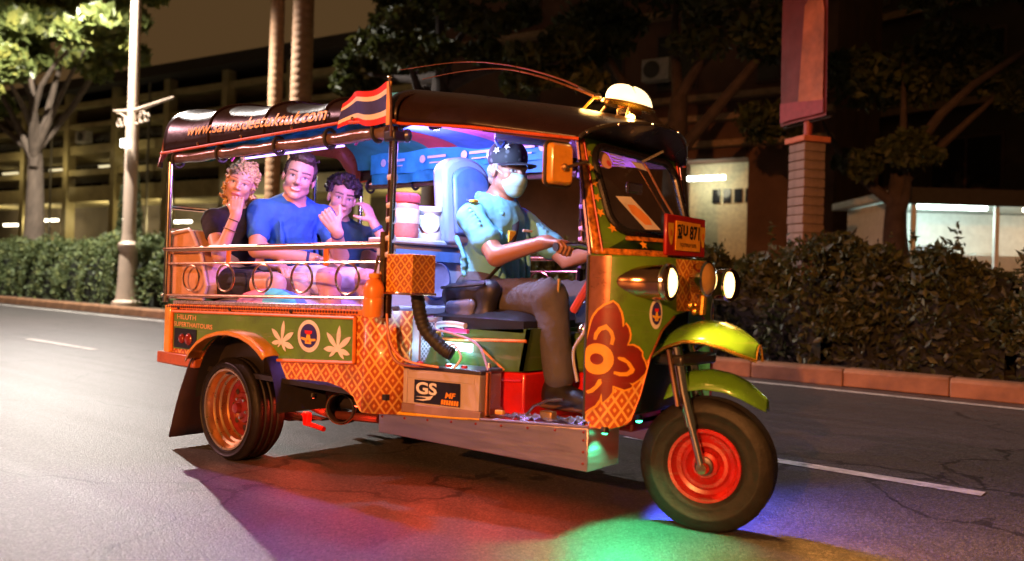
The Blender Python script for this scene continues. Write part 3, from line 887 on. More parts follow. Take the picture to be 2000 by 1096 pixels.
for sd in (-1, 1):
    m = MB()
    m.grid(lambda u, v: cowl(u * lerp_tab(.412 + .673 * v, S_END), .412 + .673 * v, 0, sd), 24, 60)
    o = m.build('cowl_side', olive, tuk, solid=.008, smooth=40)
    if sd < 0: tag(o, 'olive green front cowl half with a red lotus print')
    # brushed strip, lattice wrap, lotus and emblem prints
    cf = lambda o: (lambda a, b: cowl(a, b, .0050 + o, sd))
    decal('cowl_strip', mat('copper strip', (.42, .17, .10), .3, .7, var=.3), [[(.004, .80), (.090, .86), (.095, 1.082), (.004, 1.082)]], cf(0), tuk, .02)
    decal('cowl_lattice', gold_lattice_fine if sd > 0 else gold_lattice, [[(.002, .414), (.10, .414), (.152, .428), (.180, .450), (.200, .50), (.220, .55), (.258, .69), (.13, .62), (.002, .55)]], cf(.001), tuk, .02)
    OUT = [(.03, .826), (.038, .846), (.054, .87), (.076, .89), (.106, .904), (.12, .892), (.134, .864), (.14, .836), (.142, .808), (.154, .82), (.164, .804), (.17, .78), (.168, .762), (.16, .738), (.184, .738), (.206, .728), (.222, .712), (.222, .696), (.236, .672), (.244, .648), (.236, .63), (.21, .606), (.186, .592), (.174, .594), (.186, .584), (.18, .576), (.156, .568), (.132, .576), (.112, .582), (.112, .558), (.1, .538), (.076, .514), (.072, .552), (.066, .528), (.052, .502), (.004, .466), (.002, .54), (.002, .636), (.004, .73)]
    def grow(poly, d):
        out = []; n = len(poly)
        for i in range(n):
            a, b, c = Vector(poly[i - 1]), Vector(poly[i]), Vector(poly[(i + 1) % n])
            e = (c - a).normalized()
            q = b + Vector((-e.y, e.x)) * d
            out.append((max(q.x, .001), q.y))
        return out
    lt = decal('lotus_outline', lotus_gold, [grow(OUT, .008)], cf(.002), tuk, .02)
    decal('lotus_petals', lotus_red, [OUT], cf(.0032), lt, .02)
    P1 = [(.04, .756), (.042, .78), (.056, .804), (.082, .818), (.108, .792), (.116, .764), (.11, .738), (.098, .742), (.102, .768), (.094, .788), (.082, .798), (.066, .792), (.056, .776), (.05, .756)]
    P2 = [(.128, .694), (.152, .692), (.176, .672), (.194, .646), (.188, .632), (.164, .62), (.136, .62), (.114, .628), (.116, .638), (.14, .634), (.162, .636), (.174, .648), (.16, .67), (.138, .68), (.128, .686)]
    P3 = [(.07, .606), (.072, .588), (.058, .568), (.042, .55), (.022, .544), (.012, .554), (.032, .562), (.05, .578), (.06, .602)]
    for PP in (P1, P2, P3):
        decal('lotus_vein', lotus_gold, [PP], cf(.0044), lt, .02)
    dc = [(max(a, .002), b) for a, b in circle(.054, .682, .060, .060)]
    decal('lotus_disc', lotus_gold, [dc], cf(.0056), lt, .02)
    decal('lotus_eye', lotus_red, [circle(.053, .682, .024, .022, 18)], cf(.0068), lt, .02)
    emblem(.288, .862, .036, .060, lambda a, b, o: cowl(a, b, .0060 + o, sd), tuk, 'cowl_emblem')
    MB().tube([cowl(.0, z, .002, sd) for z in (.415, .6, .8, 1.085)], .008, 8).build('cowl_edge', black_rubber, tuk)
    MB().tube([cowl(lerp_tab(z, S_END), z, .002, sd) for z in [.43 + k * .02 for k in range(22)]], .006, 8).build('cowl_edge', mat('copper edge', (.45, .12, .04), .3, .8), tuk)
decal('nose_lattice', lattice('nose lattice sticker', (.62, .19, .02), (.88, .52, .10), .06, (.85, .45, .08), s_expr='x+y'), [[(.404, 1.082), (.640, 1.082), (.628, .872), (.418, .872)]], lambda a, b: cowl(a, b, .005, -1) if a <= .523 else cowl(1.046 - a, b, .005, 1), tuk, .02)

# headlamp nacelles ------------------------------------------------------
lens_m = mat('lit headlamp lens', (1, .9, .7), .2, emit=5.0, ecol=(1, .64, .20), var=.02)
for s in (-1, 1):
    a0 = V(2.10, s * .262, .985); a1 = V(2.335, s * .262, .985)
    ax = (a1 - a0)
    L = ax.length
    path = curve([(2.085, s * .372, .985), (2.125, s * .350, .985), (2.19, s * .312, .985), (2.26, s * .278, .985), (2.34, s * .262, .985)], 28)
    rr_ = [lerp_tab(q.x, [(2.085, .004), (2.092, .020), (2.11, .036), (2.15, .052), (2.20, .062), (2.28, .068), (2.34, .069)]) for q in path]
    nc = MB().tube(path, rr_, 28).build('headlamp_shell', mat('copper chrome', (.62, .34, .20), .15, 1.0, rvar=.04), tuk)
    MB().lathe([(.070, L * .94), (.074, L * .98), (.070, L * 1.02), (.057, L * 1.005)], a0, ax, 36, closed=True).build('headlamp_bezel', chrome, nc)
    MB().lathe([(.060, L * 1.0), (.054, L * 1.025), (.032, L * 1.04), (0, L * 1.045)], a0, ax, 28).build('headlamp_lens', lens_m, nc)
    d = (ax.normalized() + V(0, 0, -.75))
    lamp('headlamp_light', 'SPOT', a1 + ax.normalized() * .05, 120, (1, .42, .09), tuk, .05, d, 130, 1.0)
# round centre lamp on its gold stalk
cl_ = MB().lathe([(.030, -.05), (.062, -.035), (.072, 0), (.074, .018), (.066, .024)], (2.345, 0, 1.006), (1, 0, 0), 36).build('centre_lamp', chrome, tuk)
MB().lathe([(.066, .020), (.05, .034), (.02, .042), (0, .044)], (2.345, 0, 1.006), (1, 0, 0), 30).build('centre_lens', mat('amber glass', (.45, .26, .08), .08, .2, coat=.8), cl_)
MB().tube([(2.345, 0, .94), (2.34, 0, .86)], .016, 10).build('lamp_stalk', mat('gold metal', (.8, .45, .08), .25, .9), cl_)
m = MB()
for k in range(5):
    m.ball((2.315 + .008 * math.sin(k * 2), -.055 + .024 * k, .885 + .012 * math.cos(k * 3)), (.016, .014, .018), 8, 6)
m.build('gold_garland', mat('gold metal', (.8, .45, .08), .25, .9), tuk)

# number plate: red carrier with two horn emblems
pl = MB().box((2.245, -.165, 1.095), (2.262, .165, 1.262)).build('plate_carrier', mat('red carrier', (.34, .012, .010), .35, coat=.3), tuk, bevel=.006)
MB().box((2.2625, -.098, 1.118), (2.2665, .112, 1.238)).build('number_plate', mat('amber plate', (.80, .36, .03), .4), pl, bevel=.002)
for y in (-.135, .137):
    decal('plate_emblem', yellow_paint, [[(y - .024, 1.226), (y + .022, 1.226), (y + .022, 1.19), (y + .012, 1.145), (y + .004, 1.136), (y - .010, 1.15), (y - .022, 1.19)]], lambda a, b: (2.2640, a, b), pl)
    decal('plate_emblem_dot', orange_trim, [circle(y, 1.186, .010, .014, 12)], lambda a, b: (2.2655, a, b), pl)
lettering('plate_letters', 'ฐบ', mat('plate black', (.01, .01, .01), .5), lambda a, b: (2.2680, -.088 + a, 1.166 + b), pl, width=.085, height=.060, bold=.03)
lettering('plate_number', '871', mat('plate black', (.01, .01, .01), .5), lambda a, b: (2.2680, .014 + a, 1.166 + b), pl, width=.085, height=.058, bold=.03)
lettering('plate_province', 'กรุงเทพมหานคร', mat('plate black', (.01, .01, .01), .5), lambda a, b: (2.2680, -.066 + a, 1.128 + b), pl, width=.140, height=.022)

# windscreen ---------------------------------------------------------------
def ws(y, z, off=0.0):
    Xc = 2.225 - .5 * (z - 1.085); Xe = 2.06 - .165 * (z - 1.085)
    x = Xc + (Xe - Xc) * min(1.2, (abs(y) / .41)) ** 2.2
    return (x + off, y + off * 1.1 * (y / .41), z)
def rrect(w0, w1, z0, z1, r, n=9):
    """rounded outline: half width w0 at the bottom, w1 at the top"""
    P = []
    for cx, cz, a0 in ((w1 - r, z1 - r, 0), (-w1 + r, z1 - r, 90), (-w0 + r, z0 + r, 180), (w0 - r, z0 + r, 270)):
        for k in range(n):
            t = math.radians(a0 + 90 * k / (n - 1))
            P.append((cx + r * math.cos(t), cz + r * math.sin(t)))
    return P
inner = rrect(.315, .325, 1.180, 1.535, .085)
outer = rrect(.408, .402, 1.086, 1.560, .012)
def fill_ring(mb, A, B, fn, nr=4):
    n = len(A)
    for r in range(nr):
        for i in range(n):
            j = (i + 1) % n
            q = []
            for (k, t) in ((i, r / nr), (j, r / nr), (j, (r + 1) / nr), (i, (r + 1) / nr)):
                a, b = A[k], B[k]
                q.append(fn(a[0] + (b[0] - a[0]) * t, a[1] + (b[1] - a[1]) * t))
            mb.add(q, [(0, 1, 2, 3)])
m = MB(); fill_ring(m, inner, outer, ws)
m.build('windscreen_surround', olive, tuk, solid=.008)
MB().tube([ws(a, b, .006) for a, b in inner], .017, 10, closed=True).build('windscreen_rubber', mat('black trim', (.012, .01, .01), .25, spec=.6), tuk)
m = MB()
m.grid(lambda u, v: ws((2 * u - 1) * .325, 1.182 + .352 * v), 20, 14)
m.build('windscreen_glass', glass('windscreen', (.80, .86, .84), 1.45), tuk)
pat = mat('pillar print', (.62, .18, .02), .4, var=.9, scale=42, coat=.3)
for s in (-1, 1):
    for nm, a, b in (('pillar_band', .372, .404),):
        m = MB(); m.grid(lambda u, v: ws(s * (a + (b - a) * u), 1.092 + .462 * v, .006), 4, 24); m.build(nm, pat, tuk, solid=.004)
    MB().tube([ws(s * .368, 1.10 + .45 * k / 10, .008) for k in range(11)], .004, 6).build('pillar_bead', red_paint, tuk)
    MB().tube([ws(s * .408, 1.09 + .465 * k / 10, .004) for k in range(11)], .009, 8).build('pillar_tube', mat('dark violet metal', (.10, .06, .12), .25, .8), tuk)
    for k in range(7):
        t = k / 6
        yc = s * (.352 - .035 * max(0, .35 - t) / .35 - (.12 * max(0, .2 - t) / .2)); zc = 1.135 + .36 * t
        pts = []
        for q in range(10):
            r = .020 if q % 2 == 0 else .009
            pts.append((yc + r * math.sin(math.pi * q / 5 + k), zc + r * math.cos(math.pi * q / 5 + k)))
        decal('star_print', lotus_gold, [pts], lambda a, b: ws(a, b, .0085), tuk)
m = MB(); m.grid(lambda u, v: ws(-.395 + .79 * u, 1.089 + .024 * v, .007), 40, 3); m.build('sill_band', pat, tuk, solid=.004)
m = MB(); m.grid(lambda u, v: ws(-.27 + .25 * u, 1.150 + .016 * v, .007), 16, 3); m.build('lettered_band', pat, tuk, solid=.003)
# things stuck on the glass
decal('paper_notice', white_print, [[(-.255, 1.330), (-.165, 1.335), (-.045, 1.205), (-.150, 1.200)]], lambda a, b: ws(a, b, .0008), tuk, .03)
decal('notice_print', mat('orange print', (.85, .32, .08), .5), [[(-.205, 1.300), (-.160, 1.300), (-.100, 1.255), (-.095, 1.222), (-.140, 1.220), (-.195, 1.265)]], lambda a, b: ws(a, b, .0022), tuk, .03)
decal('round_sticker', mat('salmon sticker', (.78, .42, .32), .5), [circle(-.255, 1.480, .040, .036)], lambda a, b: ws(a, b, .003), tuk, .02)
decal('sticker_mark', mat('coral mark', (.65, .10, .10), .5), [circle(-.238, 1.468, .013, .013, 12)], lambda a, b: ws(a, b, .0045), tuk)
m = MB()
for k in range(4):
    m.prism([(-.205 + .0 * k, 1.515 - k * .015), (-.125, 1.512 - k * .015), (-.125, 1.506 - k * .015), (-.205, 1.509 - k * .015)], lambda a, b: ws(a, b, .003), (.0005, 0, 0))
m.build('small_print', mat('grey print', (.5, .5, .5), .5), tuk)
decal('pale_sticker', white_print, [[(-.06, 1.500), (.03, 1.502), (.05, 1.470), (-.04, 1.475)]], lambda a, b: ws(a, b, .003), tuk, .03)
MB().tube([ws(.02, 1.50, .02), ws(.06, 1.36, .016), ws(.13, 1.20, .018)], .005, 6).build('wiper', mat('copper wire', (.5, .22, .1), .3, .7), tuk)
MB().tube([(2.05, -.02, 1.50), (2.13, .02, 1.545)], .006, 6).build('wiper_arm', mat('pale steel', (.5, .48, .38), .3, .8), tuk)
MB().box((1.93, .04, 1.38), (1.95, .16, 1.43)).build('inner_mirror', mat('bronze mirror', (.5, .22, .1), .1, .9), tuk, bevel=.008)

# side mirror, near side, and its twin
for s in (-1,):
    q = Matrix.Rotation(s * math.radians(14), 3, 'Z')
    c = V(2.06, s * .625, 1.412)
    m = MB()
    out = rrect(.058, .058, -.078, .078, .018, 5)
    n = len(out)
    vs = [c + q @ V(-.022, a, b) for a, b in out] + [c + q @ V(.014, a * .96, b * .97) for a, b in out] + [c + q @ V(.024, a * .8, b * .85) for a, b in out]
    fs = [(k, (k + 1) % n, n + (k + 1) % n, n + k) for k in range(n)] + [(n + k, n + (k + 1) % n, 2 * n + (k + 1) % n, 2 * n + k) for k in range(n)] + [tuple(range(n)), tuple(range(2 * n, 3 * n))]
    sm = m.add(vs, fs).build('side_mirror', mat('amber mirror back', (.78, .34, .03), .3, coat=.4), tuk, smooth=40)
    MB().tube([c + q @ V(-.004, a * 1.04, b * 1.03) for a, b in out], .007, 8, closed=True).build('mirror_rim', black_rubber, sm)
    MB().tube([c + q @ V(.026, .01 * -s, -.012), (2.10, s * .50, 1.435), (2.05, s * .42, 1.44)], .007, 8).build('mirror_arm', brass, sm)
    MB().ball(c + q @ V(.028, .005, -.012), .014, 10, 8).build('mirror_joint', mat('worn brass', (.5, .3, .12), .4, .8), sm)

# front mudguards, fork and handlebar ---------------------------------------
UF = [(2.11, .62), (2.16, .70), (2.21, .770), (2.28, .815), (2.36, .838), (2.44, .832), (2.50, .808), (2.555, .776), (2.590, .750)]
m = MB()
def guard(pts, wid, drop, taper):
    n = len(pts)
    def f(u, v):
        k = u * (n - 1); i = min(int(k), n - 2); t = k - i
        a, b = pts[i], pts[i + 1]
        x = a[0] + (b[0] - a[0]) * t; z = a[1] + (b[1] - a[1]) * t
        w = wid * (1 - taper * max(0, u - .55) ** 1.6 / (.45 ** 1.6))
        s = 2 * v - 1
        return (x - .02 * s * s * (1 - u), w * s, z - drop * (abs(s) ** 2.4) * (1 - .45 * u))
    return f
gf = guard(UF, .165, .105, .82)
MB().grid(gf, 40, 21).build('upper_mudguard', lime, tuk, solid=.006)
for v in (0, 1):
    MB().tube([gf(k / 30, v) for k in range(31)], .007, 8).build('mudguard_bead', mat('gold metal', (.8, .45, .08), .25, .9), tuk)
MB().tube([V(*gf(1, k / 10)) for k in range(11)], .005, 6).build('mudguard_bead', mat('gold metal', (.8, .45, .08), .25, .9), tuk)
LF = [(2.24, .60), (2.31, .63), (2.39, .640), (2.47, .628), (2.53, .600), (2.575, .565), (2.610, .535)]
gl_ = guard(LF, .105, .085, .75)
rotm = Matrix.Rotation(STEER, 4, 'Z'); piv = V(2.33, 0, 0)
o = MB().grid(gl_, 34, 17).build('lower_mudguard', lime, tuk, solid=.005)
o.data.transform(Matrix.Translation(piv) @ rotm @ Matrix.Translation(-piv))
def st(p): return piv + (rotm @ (V(*p) - piv))
for s in (-1, 1):
    fk = MB().tube([st((2.265, s * .105, .73)), st((2.30, s * .105, .55)), st((2.335, s * .105, .42))], .024, 14).build('fork_leg', chrome, tuk)
    MB().tube([st((2.325, s * .105, .46)), st((2.385, s * .105, .245))], .017, 12).build('fork_slider', chrome, fk)
    MB().tube([st((2.245, s * .145, .72)), st((2.29, s * .145, .50))], .012, 10).build('damper', mat('copper chrome', (.62, .34, .20), .15, 1.0), fk)
    MB().lathe([(0, .02), (.022, .016), (.026, 0), (.022, -.02)], st((2.385, s * .105, .258)), (0, s, 0), 14).build('axle_nut', brass, fk)
MB().tube([st((2.385, -.12, .262)), st((2.385, .12, .262))], .014, 10).build('front_axle', chrome, tuk)
MB().box((2.20, -.15, .655), (2.34, .15, .70)).build('fork_yoke', black_paint, tuk, bevel=.012)
MB().tube([(2.24, 0, .68), (2.02, 0, 1.08)], .028, 12).build('steering_column', black_paint, tuk)
MB().box((2.12, -.20, .45), (2.18, .20, .88)).build('leg_shield', mat('inner black', (.012, .011, .014), .5), tuk, bevel=.02)
MB().tube([(1.80, -.270, 1.125), (1.84, -.18, 1.135), (1.96, -.06, 1.10), (1.96, .06, 1.10), (1.84, .18, 1.135), (1.80, .270, 1.125)], .014, 10).build('handlebar', chrome, tuk)
for s in (-1, 1):
    MB().tube([(1.815, s * .19, 1.131), (1.797, s * .282, 1.124)], .019, 10).build('grip', black_rubber, tuk)
MB().box((2.00, -.34, .86), (2.06, .34, 1.08)).build('dashboard', mat('inner olive', (.13, .16, .02), .45), tuk, bevel=.015)
# controls and cables behind the cowl
MB().box((1.86, -.22, .80), (1.98, -.10, .90)).build('meter_box', mat('blue black box', (.02, .04, .09), .3), tuk, bevel=.01)
MB().ball((1.93, -.24, .78), .030, 10, 8).build('control_knob', chrome, tuk)
MB().tube([(1.78, -.24, .80), (1.79, -.24, .99)], .008, 8).build('gear_lever', brass, tuk)
MB().tube(curve([(1.98, -.30, .95), (2.02, -.36, .80), (1.97, -.37, .70), (2.0, -.38, .58)], 24), .007, 6).build('cable', mat('pale cable', (.4, .35, .4), .4), tuk)
MB().tube([(1.90, -.28, .86), (2.03, -.33, 1.0)], .018, 8).build('red_hose', mat('red hose', (.5, .06, .03), .4), tuk)

# interior strip light box and fan under the front canopy
MB().box((1.47, -.33, 1.575), (1.79, -.22, 1.635), Matrix.Rotation(math.radians(9), 3, 'Y')).build('ceiling_unit', mat('blue unit', (.08, .16, .5), .35), tuk, bevel=.015)
MB().tube(curve([(1.44, -.28, 1.66), (1.46, -.30, 1.60), (1.50, -.30, 1.57), (1.52, -.28, 1.64)], 20), .007, 6).build('unit_cable', mat('blue cable', (.05, .1, .45), .4), tuk)
# reading lamp that throws the violet light
il = MB().lathe([(.012, -.03), (.030, -.022), (.036, 0), (.033, .004)], (1.30, -.52, 1.645), (-.2, .5, -.8), 18).build('interior_lamp', mat('navy lamp', (.03, .04, .12), .3), tuk)
MB().lathe([(.033, .002), (.02, .010), (0, .013)], (1.30, -.52, 1.645), (-.2, .5, -.8), 16).build('interior_lens', mat('lit white lens', (.9, .88, 1), .3, emit=30, ecol=(.86, .84, 1)), il)
MB().tube([(1.255, -.69, 1.62), (1.28, -.60, 1.66), (1.30, -.53, 1.66)], .012, 8).build('lamp_bracket', mat('navy lamp', (.03, .04, .12), .3), il)
MB().ball((1.27, -.66, 1.585), (.022, .022, .03), 10, 8).build('horn_bulb', mat('navy lamp', (.03, .04, .12), .3), il)
# LED strip over the passengers
led = MB().box((.30, -.05, 1.795), (.95, -.02, 1.805)).build('ceiling_led_strip', mat('lit violet strip', (.6, .4, 1), .3, emit=4, ecol=(.5, .32, 1)), tuk)

# patterned box hung on the main post, hose, cables ---------------------------
MB().box((1.245, -.735, .908), (1.405, -.60, 1.074)).build('post_box', gold_lattice_fine, tuk, bevel=.004)
MB().box((1.240, -.740, .903), (1.410, -.595, .914)).build('box_foot', brass, tuk, bevel=.003)
hz = curve([(1.34, -.64, .905), (1.34, -.62, .82), (1.36, -.60, .75), (1.42, -.56, .68), (1.46, -.54, .655)], 44)
MB().tube(hz, [.029 + .0018 * math.sin(k * 2.1) for k in range(len(hz))], 14).build('black_hose', black_rubber, tuk, smooth=60)
wires = [((1.24, -.72, .82), (1.27, -.72, .70), (1.34, -.70, .63), (1.46, -.62, .605), 'orange wire', (.65, .16, .06)),
         ((1.24, -.715, .80), (1.25, -.71, .68), (1.30, -.69, .61), (1.40, -.60, .60), 'brown wire', (.30, .07, .04)),
         ((1.33, -.56, .76), (1.42, -.50, .74), (1.55, -.48, .70), (1.63, -.50, .60), 'violet wire', (.55, .38, .60)),
         ((1.42, -.54, .66), (1.47, -.55, .70), (1.52, -.55, .65), (1.50, -.57, .60), 'pale wire', (.7, .65, .75))]
for a, b, c, d, nm, col in wires:
    MB().tube(curve([a, b, c, d], 27), .0055, 6).build('wire', mat(nm, col, .4), tuk)
MB().lathe([(.004, .13), (.018, .12), (.045, .03), (.062, 0)], (1.33, -.50, .60), (0, 0, 1), 18).build('green_cone', mat('dark green cone', (.05, .16, .06), .45), tuk)
MB().lathe([(0, .028), (.014, .02), (.016, 0)], (1.33, -.50, .722), (0, 0, 1), 12).build('cone_tip', yellow_paint, tuk)
# LED lamp under the driver's seat
ul = MB().box((1.26, -.385, .655), (1.42, -.366, .690)).build('seat_led', mat('lit cyan strip', (.6, .9, 1), .3, emit=7, ecol=(.62, .88, 1)), tuk, bevel=.004)
MB().tube(curve([(1.20, -.38, .70), (1.22, -.40, .76), (1.30, -.40, .775), (1.40, -.40, .77)], 21), .014, 8).build('white_pipe', mat('white pipe', (.75, .7, .75), .3), tuk)
MB().box((1.26, -.39, .735), (1.40, -.37, .755)).build('magenta_strip', mat('magenta plastic', (.75, .08, .35), .35), tuk, bevel=.003)

# orange plastic bottle hanging at the end of the rail
bt = thing('bottle', 'orange plastic bottle with a drinking straw hung on the rail end', 'bottle', (1.205, -.765, .805))
prof = [(0, 0), (.040, 0), (.044, .008), (.044, .075), (.042, .080), (.044, .085), (.044, .125), (.034, .150), (.020, .162), (.020, .178), (0, .180)]
MB().lathe(prof, (0, 0, 0), (0, 0, 1), 28).build('body', mat('orange plastic', (.78, .24, .03), .35, coat=.2), bt, smooth=30)
MB().lathe([(.022, .165), (.024, .168), (.024, .184), (0, .188)], (0, 0, 0), (0, 0, 1), 20).build('cap', mat('amber cap', (.8, .36, .06), .35), bt)
MB().tube([(0, 0, .18), (.012, 0, .22), (.022, .0, .26)], .006, 8).build('straw', brass, bt)
MB().tube([(0, .03, .17), (.0, .045, .24), (0, .05, .31)], .0045, 6).build('hanger', mat('amber cord', (.6, .3, .1), .5), bt)

# battery on the sill ----------------------------------------------------------
P0 = V(1.235, -.605, .395); P1 = V(1.625, -.540, .413)
d = (P1 - P0); Lb = V(d.x, d.y, 0).length; ang = math.atan2(d.y, d.x)
bat = thing('battery', 'pale boxed vehicle battery with a dark brand label standing on the sill', 'battery', (P0.x, P0.y, .392), ang)
bcase = mat('pale battery case', (.46, .37, .37), .4, var=.08)
MB().box((0, 0, .006), (Lb, .17, .190)).build('case', bcase, bat, bevel=.006)
MB().box((-.006, -.006, 0), (Lb + .006, .176, .040)).build('tray', mat('worn tray', (.32, .20, .20), .45, .3), bat, bevel=.004)
for x in (.0, Lb - .022):
    MB().box((x, -.005, .04), (x + .022, .0005, .186)).build('rib', bcase, bat, bevel=.004)
MB().box((.028, -.004, .150), (Lb - .028, .0005, .180)).build('rib', bcase, bat, bevel=.004)
MB().box((-.004, -.004, .188), (Lb + .004, .174, .208)).build('lid', mat('dark battery lid', (.05, .045, .07), .35), bat, bevel=.006)
for x in (.05, .12, .20, .28):
    MB().lathe([(0, .012), (.013, .010), (.016, 0)], (x, .05, .208), (0, 0, 1), 12).build('filler_cap', mat('red cap', (.6, .03, .06), .35), bat)
for x in (.035, Lb - .035):
    MB().lathe([(.010, 0), (.009, .022), (0, .023)], (x, .12, .208), (0, 0, 1), 12).build('terminal', alu, bat)
MB().tube([(-.0, .175, .02), (Lb, .175, .02)], .004, 6).build('strap', brass, bat)
for a, b in ((.004, .030), (Lb + .008, .05)):
    MB().tube([(Lb + .012, b, .0), (Lb + .014, b, .20)], .007, 8).build('clamp_rod', mat('rusty rod', (.35, .11, .06), .45, .5), bat)
decal('label', mat('label black', (.012, .012, .03), .35), [[(.062, .048), (.300, .048), (.300, .146), (.062, .146)]], lambda a, b: (a, -.0062, b), bat)
lettering('label_letters', 'GS', white_print, lambda a, b: (.072 + a, -.0075, .086 + b), bat, width=.110, height=.052, bold=.03)
decal('label_swoosh', white_print, [[(.070, .074), (.140, .078), (.165, .084), (.150, .066), (.110, .058), (.070, .060), (.120, .066), (.130, .072)]], lambda a, b: (a, -.0075, b), bat)
lettering('label_word', 'MF', mat('orange label', (.8, .28, .02), .4), lambda a, b: (.225 + a, -.0075, .080 + b), bat, width=.055, height=.024, bold=.03, shear=.2)
decal('label_bars', mat('orange label', (.8, .28, .02), .4), [[(.205 + .013 * k, .052), (.215 + .013 * k, .052), (.217 + .013 * k, .072), (.207 + .013 * k, .072)] for k in range(7)], lambda a, b: (a, -.0075, b), bat)
tag(MB().box((1.69, -.52, .428), (1.73, -.50, .445)).build('amber_clip', mat('amber cap', (.8, .36, .06), .35), tuk, bevel=.003))

# things on the shelf behind the driver ------------------------------------------
jar = thing('storage_jar', 'pink and white jar with a red lid on the shelf behind the driver', 'jar', (.93, -.36, 1.166))
MB().lathe([(0, 0), (.072, 0), (.078, .01), (.078, .15), (.070, .175)], (0, 0, 0), (0, 0, 1), 28).build('body', mat('pink plastic', (.62, .18, .18), .35, var=.35, scale=14), jar)
MB().lathe([(.080, .17), (.083, .175), (.083, .205), (.07, .215), (0, .217)], (0, 0, 0), (0, 0, 1), 28).build('lid', mat('red lid', (.6, .05, .08), .3), jar)
MB().lathe([(.0795, .07), (.0795, .14)], (0, 0, 0), (0, 0, 1), 28).build('paper_band', mat('pale band', (.75, .5, .42), .5, var=.3, scale=20), jar)
cup = thing('plastic_tub', 'white rounded plastic tub beside the pale blue backrest', 'tub', (.93, -.20, 1.166))
MB().lathe([(0, 0), (.075, 0), (.080, .02), (.070, .12), (.085, .14), (.085, .16), (.06, .165), (0, .165)], (0, 0, 0), (0, 0, 1), 28).build('body', mat('white plastic', (.72, .72, .8), .3, var=.05), cup)
MB().lathe([(.05, 0), (.05, .006), (0, .01)], (.062, -.04, .08), (1, -.5, 0), 20).build('front_disc', lav, cup)
bal = thing('yellow_helmet', 'small yellow round helmet behind the driver backrest', 'helmet', (.86, .10, 1.30))
MB().lathe([(.095, -.02), (.105, .02), (.095, .08), (.06, .118), (0, .13)], (0, 0, 0), (0, 0, 1), 26).build('shell', mat('yellow shell', (.85, .50, .02), .3, coat=.5), bal)
MB().lathe([(.106, .0), (.112, .004), (.112, .014), (.106, .018)], (0, 0, 0), (0, 0, 1), 26, closed=True).build('rim', mat('amber cap', (.8, .36, .06), .35), bal)
MB().box((.78, .02, 1.166), (.94, .18, 1.30)).build('helmet_box', lav, bal, bevel=.01).data.transform(Matrix.Translation((-.86, -.10, -1.30)))
# bright round cushion lying on the passenger floor edge
cu = thing('round_cushion', 'round cushion in red turquoise and violet wedges beside the passengers', 'cushion', (.16, -.56, .80))
wc = [('cushion red', (.60, .05, .07)), ('cushion turquoise', (.08, .55, .50)), ('cushion violet', (.38, .28, .60)), ('cushion orange', (.75, .25, .06)), ('cushion blue', (.06, .14, .50)), ('cushion pink', (.7, .25, .4))]
for k in range(6):
    MB().lathe([(0, .105), (.12, .098), (.24, .07), (.31, .02), (.30, -.005)], (0, 0, 0), (0, 0, 1), 8, arc=1 / 6, start=k / 6 + .02).build('wedge', mat(*wc[[3, 0, 5, 1, 4, 2][k]], .6, bump=.08), cu).data.transform(Matrix.Diagonal((1.0, .28, 1, 1)))

# ground lights under the vehicle: green and blue LED pods, plus added red ones -------------------
def pod(loc, d, col, nm, energy, ang=100):
    o = MB().lathe([(0, -.02), (.014, -.02), (.018, 0), (.015, .004)], loc, d, 12).build('led_pod', black_paint, tuk)
    MB().lathe([(.014, .003), (.008, .008), (0, .009)], loc, d, 10).build('led_lens', mat('lit ' + nm, col, .3, emit=12), o)
    lamp('led_light', 'SPOT', V(*loc) + V(*d).normalized() * .02, energy, col, tuk, .012, d, ang, .5)
pod((2.150, -.40, .402), (.06, -.12, -1), (.05, 1, .35), 'green', 26, 120)
pod((2.180, -.20, .43), (.30, -.28, -1), (.05, 1, .35), 'green', 38, 88)
pod((2.12, .12, .42), (.75, .20, -.75), (.06, .10, 1), 'blue', 170, 120)
for x, y in ((.27, -.46), (.45, -.50), (.80, -.50), (1.20, -.44), (1.55, -.40), (1.85, -.38)):  # red pods added to fill the shaded road with red
    pod((x, y, .36 if x < 1.1 else .265), (0, -.2, -1), (1, .07, .025), 'red', 5.0, 160)
lamp('interior_light', 'SPOT', (1.285, -.505, 1.615), 62, (.42, .55, 1.0), tuk, .02, (-.12, .45, -.75), 150, .5)
lamp('ceiling_led_light', 'POINT', (.62, -.05, 1.74), 95, (.46, .20, 1.0), tuk, .16)
MB().box((.05, -.672, 1.572), (.85, -.660, 1.580)).build('edge_led_strip', mat('lit violet strip', (.6, .4, 1), .3, emit=4, ecol=(.5, .32, 1)), tuk)
lamp('edge_led_light', 'SPOT', (.45, -.668, 1.565), 80, (.45, .16, 1.0), tuk, .01, (.25, -.62, -1), 84, .5)
lamp('rear_led_light', 'POINT', (.10, -.45, 1.70), 9, (1.0, .62, .80), tuk, .10)
lamp('seat_led_light', 'POINT', (1.34, -.42, .66), 1.2, (.40, .75, 1.0), tuk, .02)

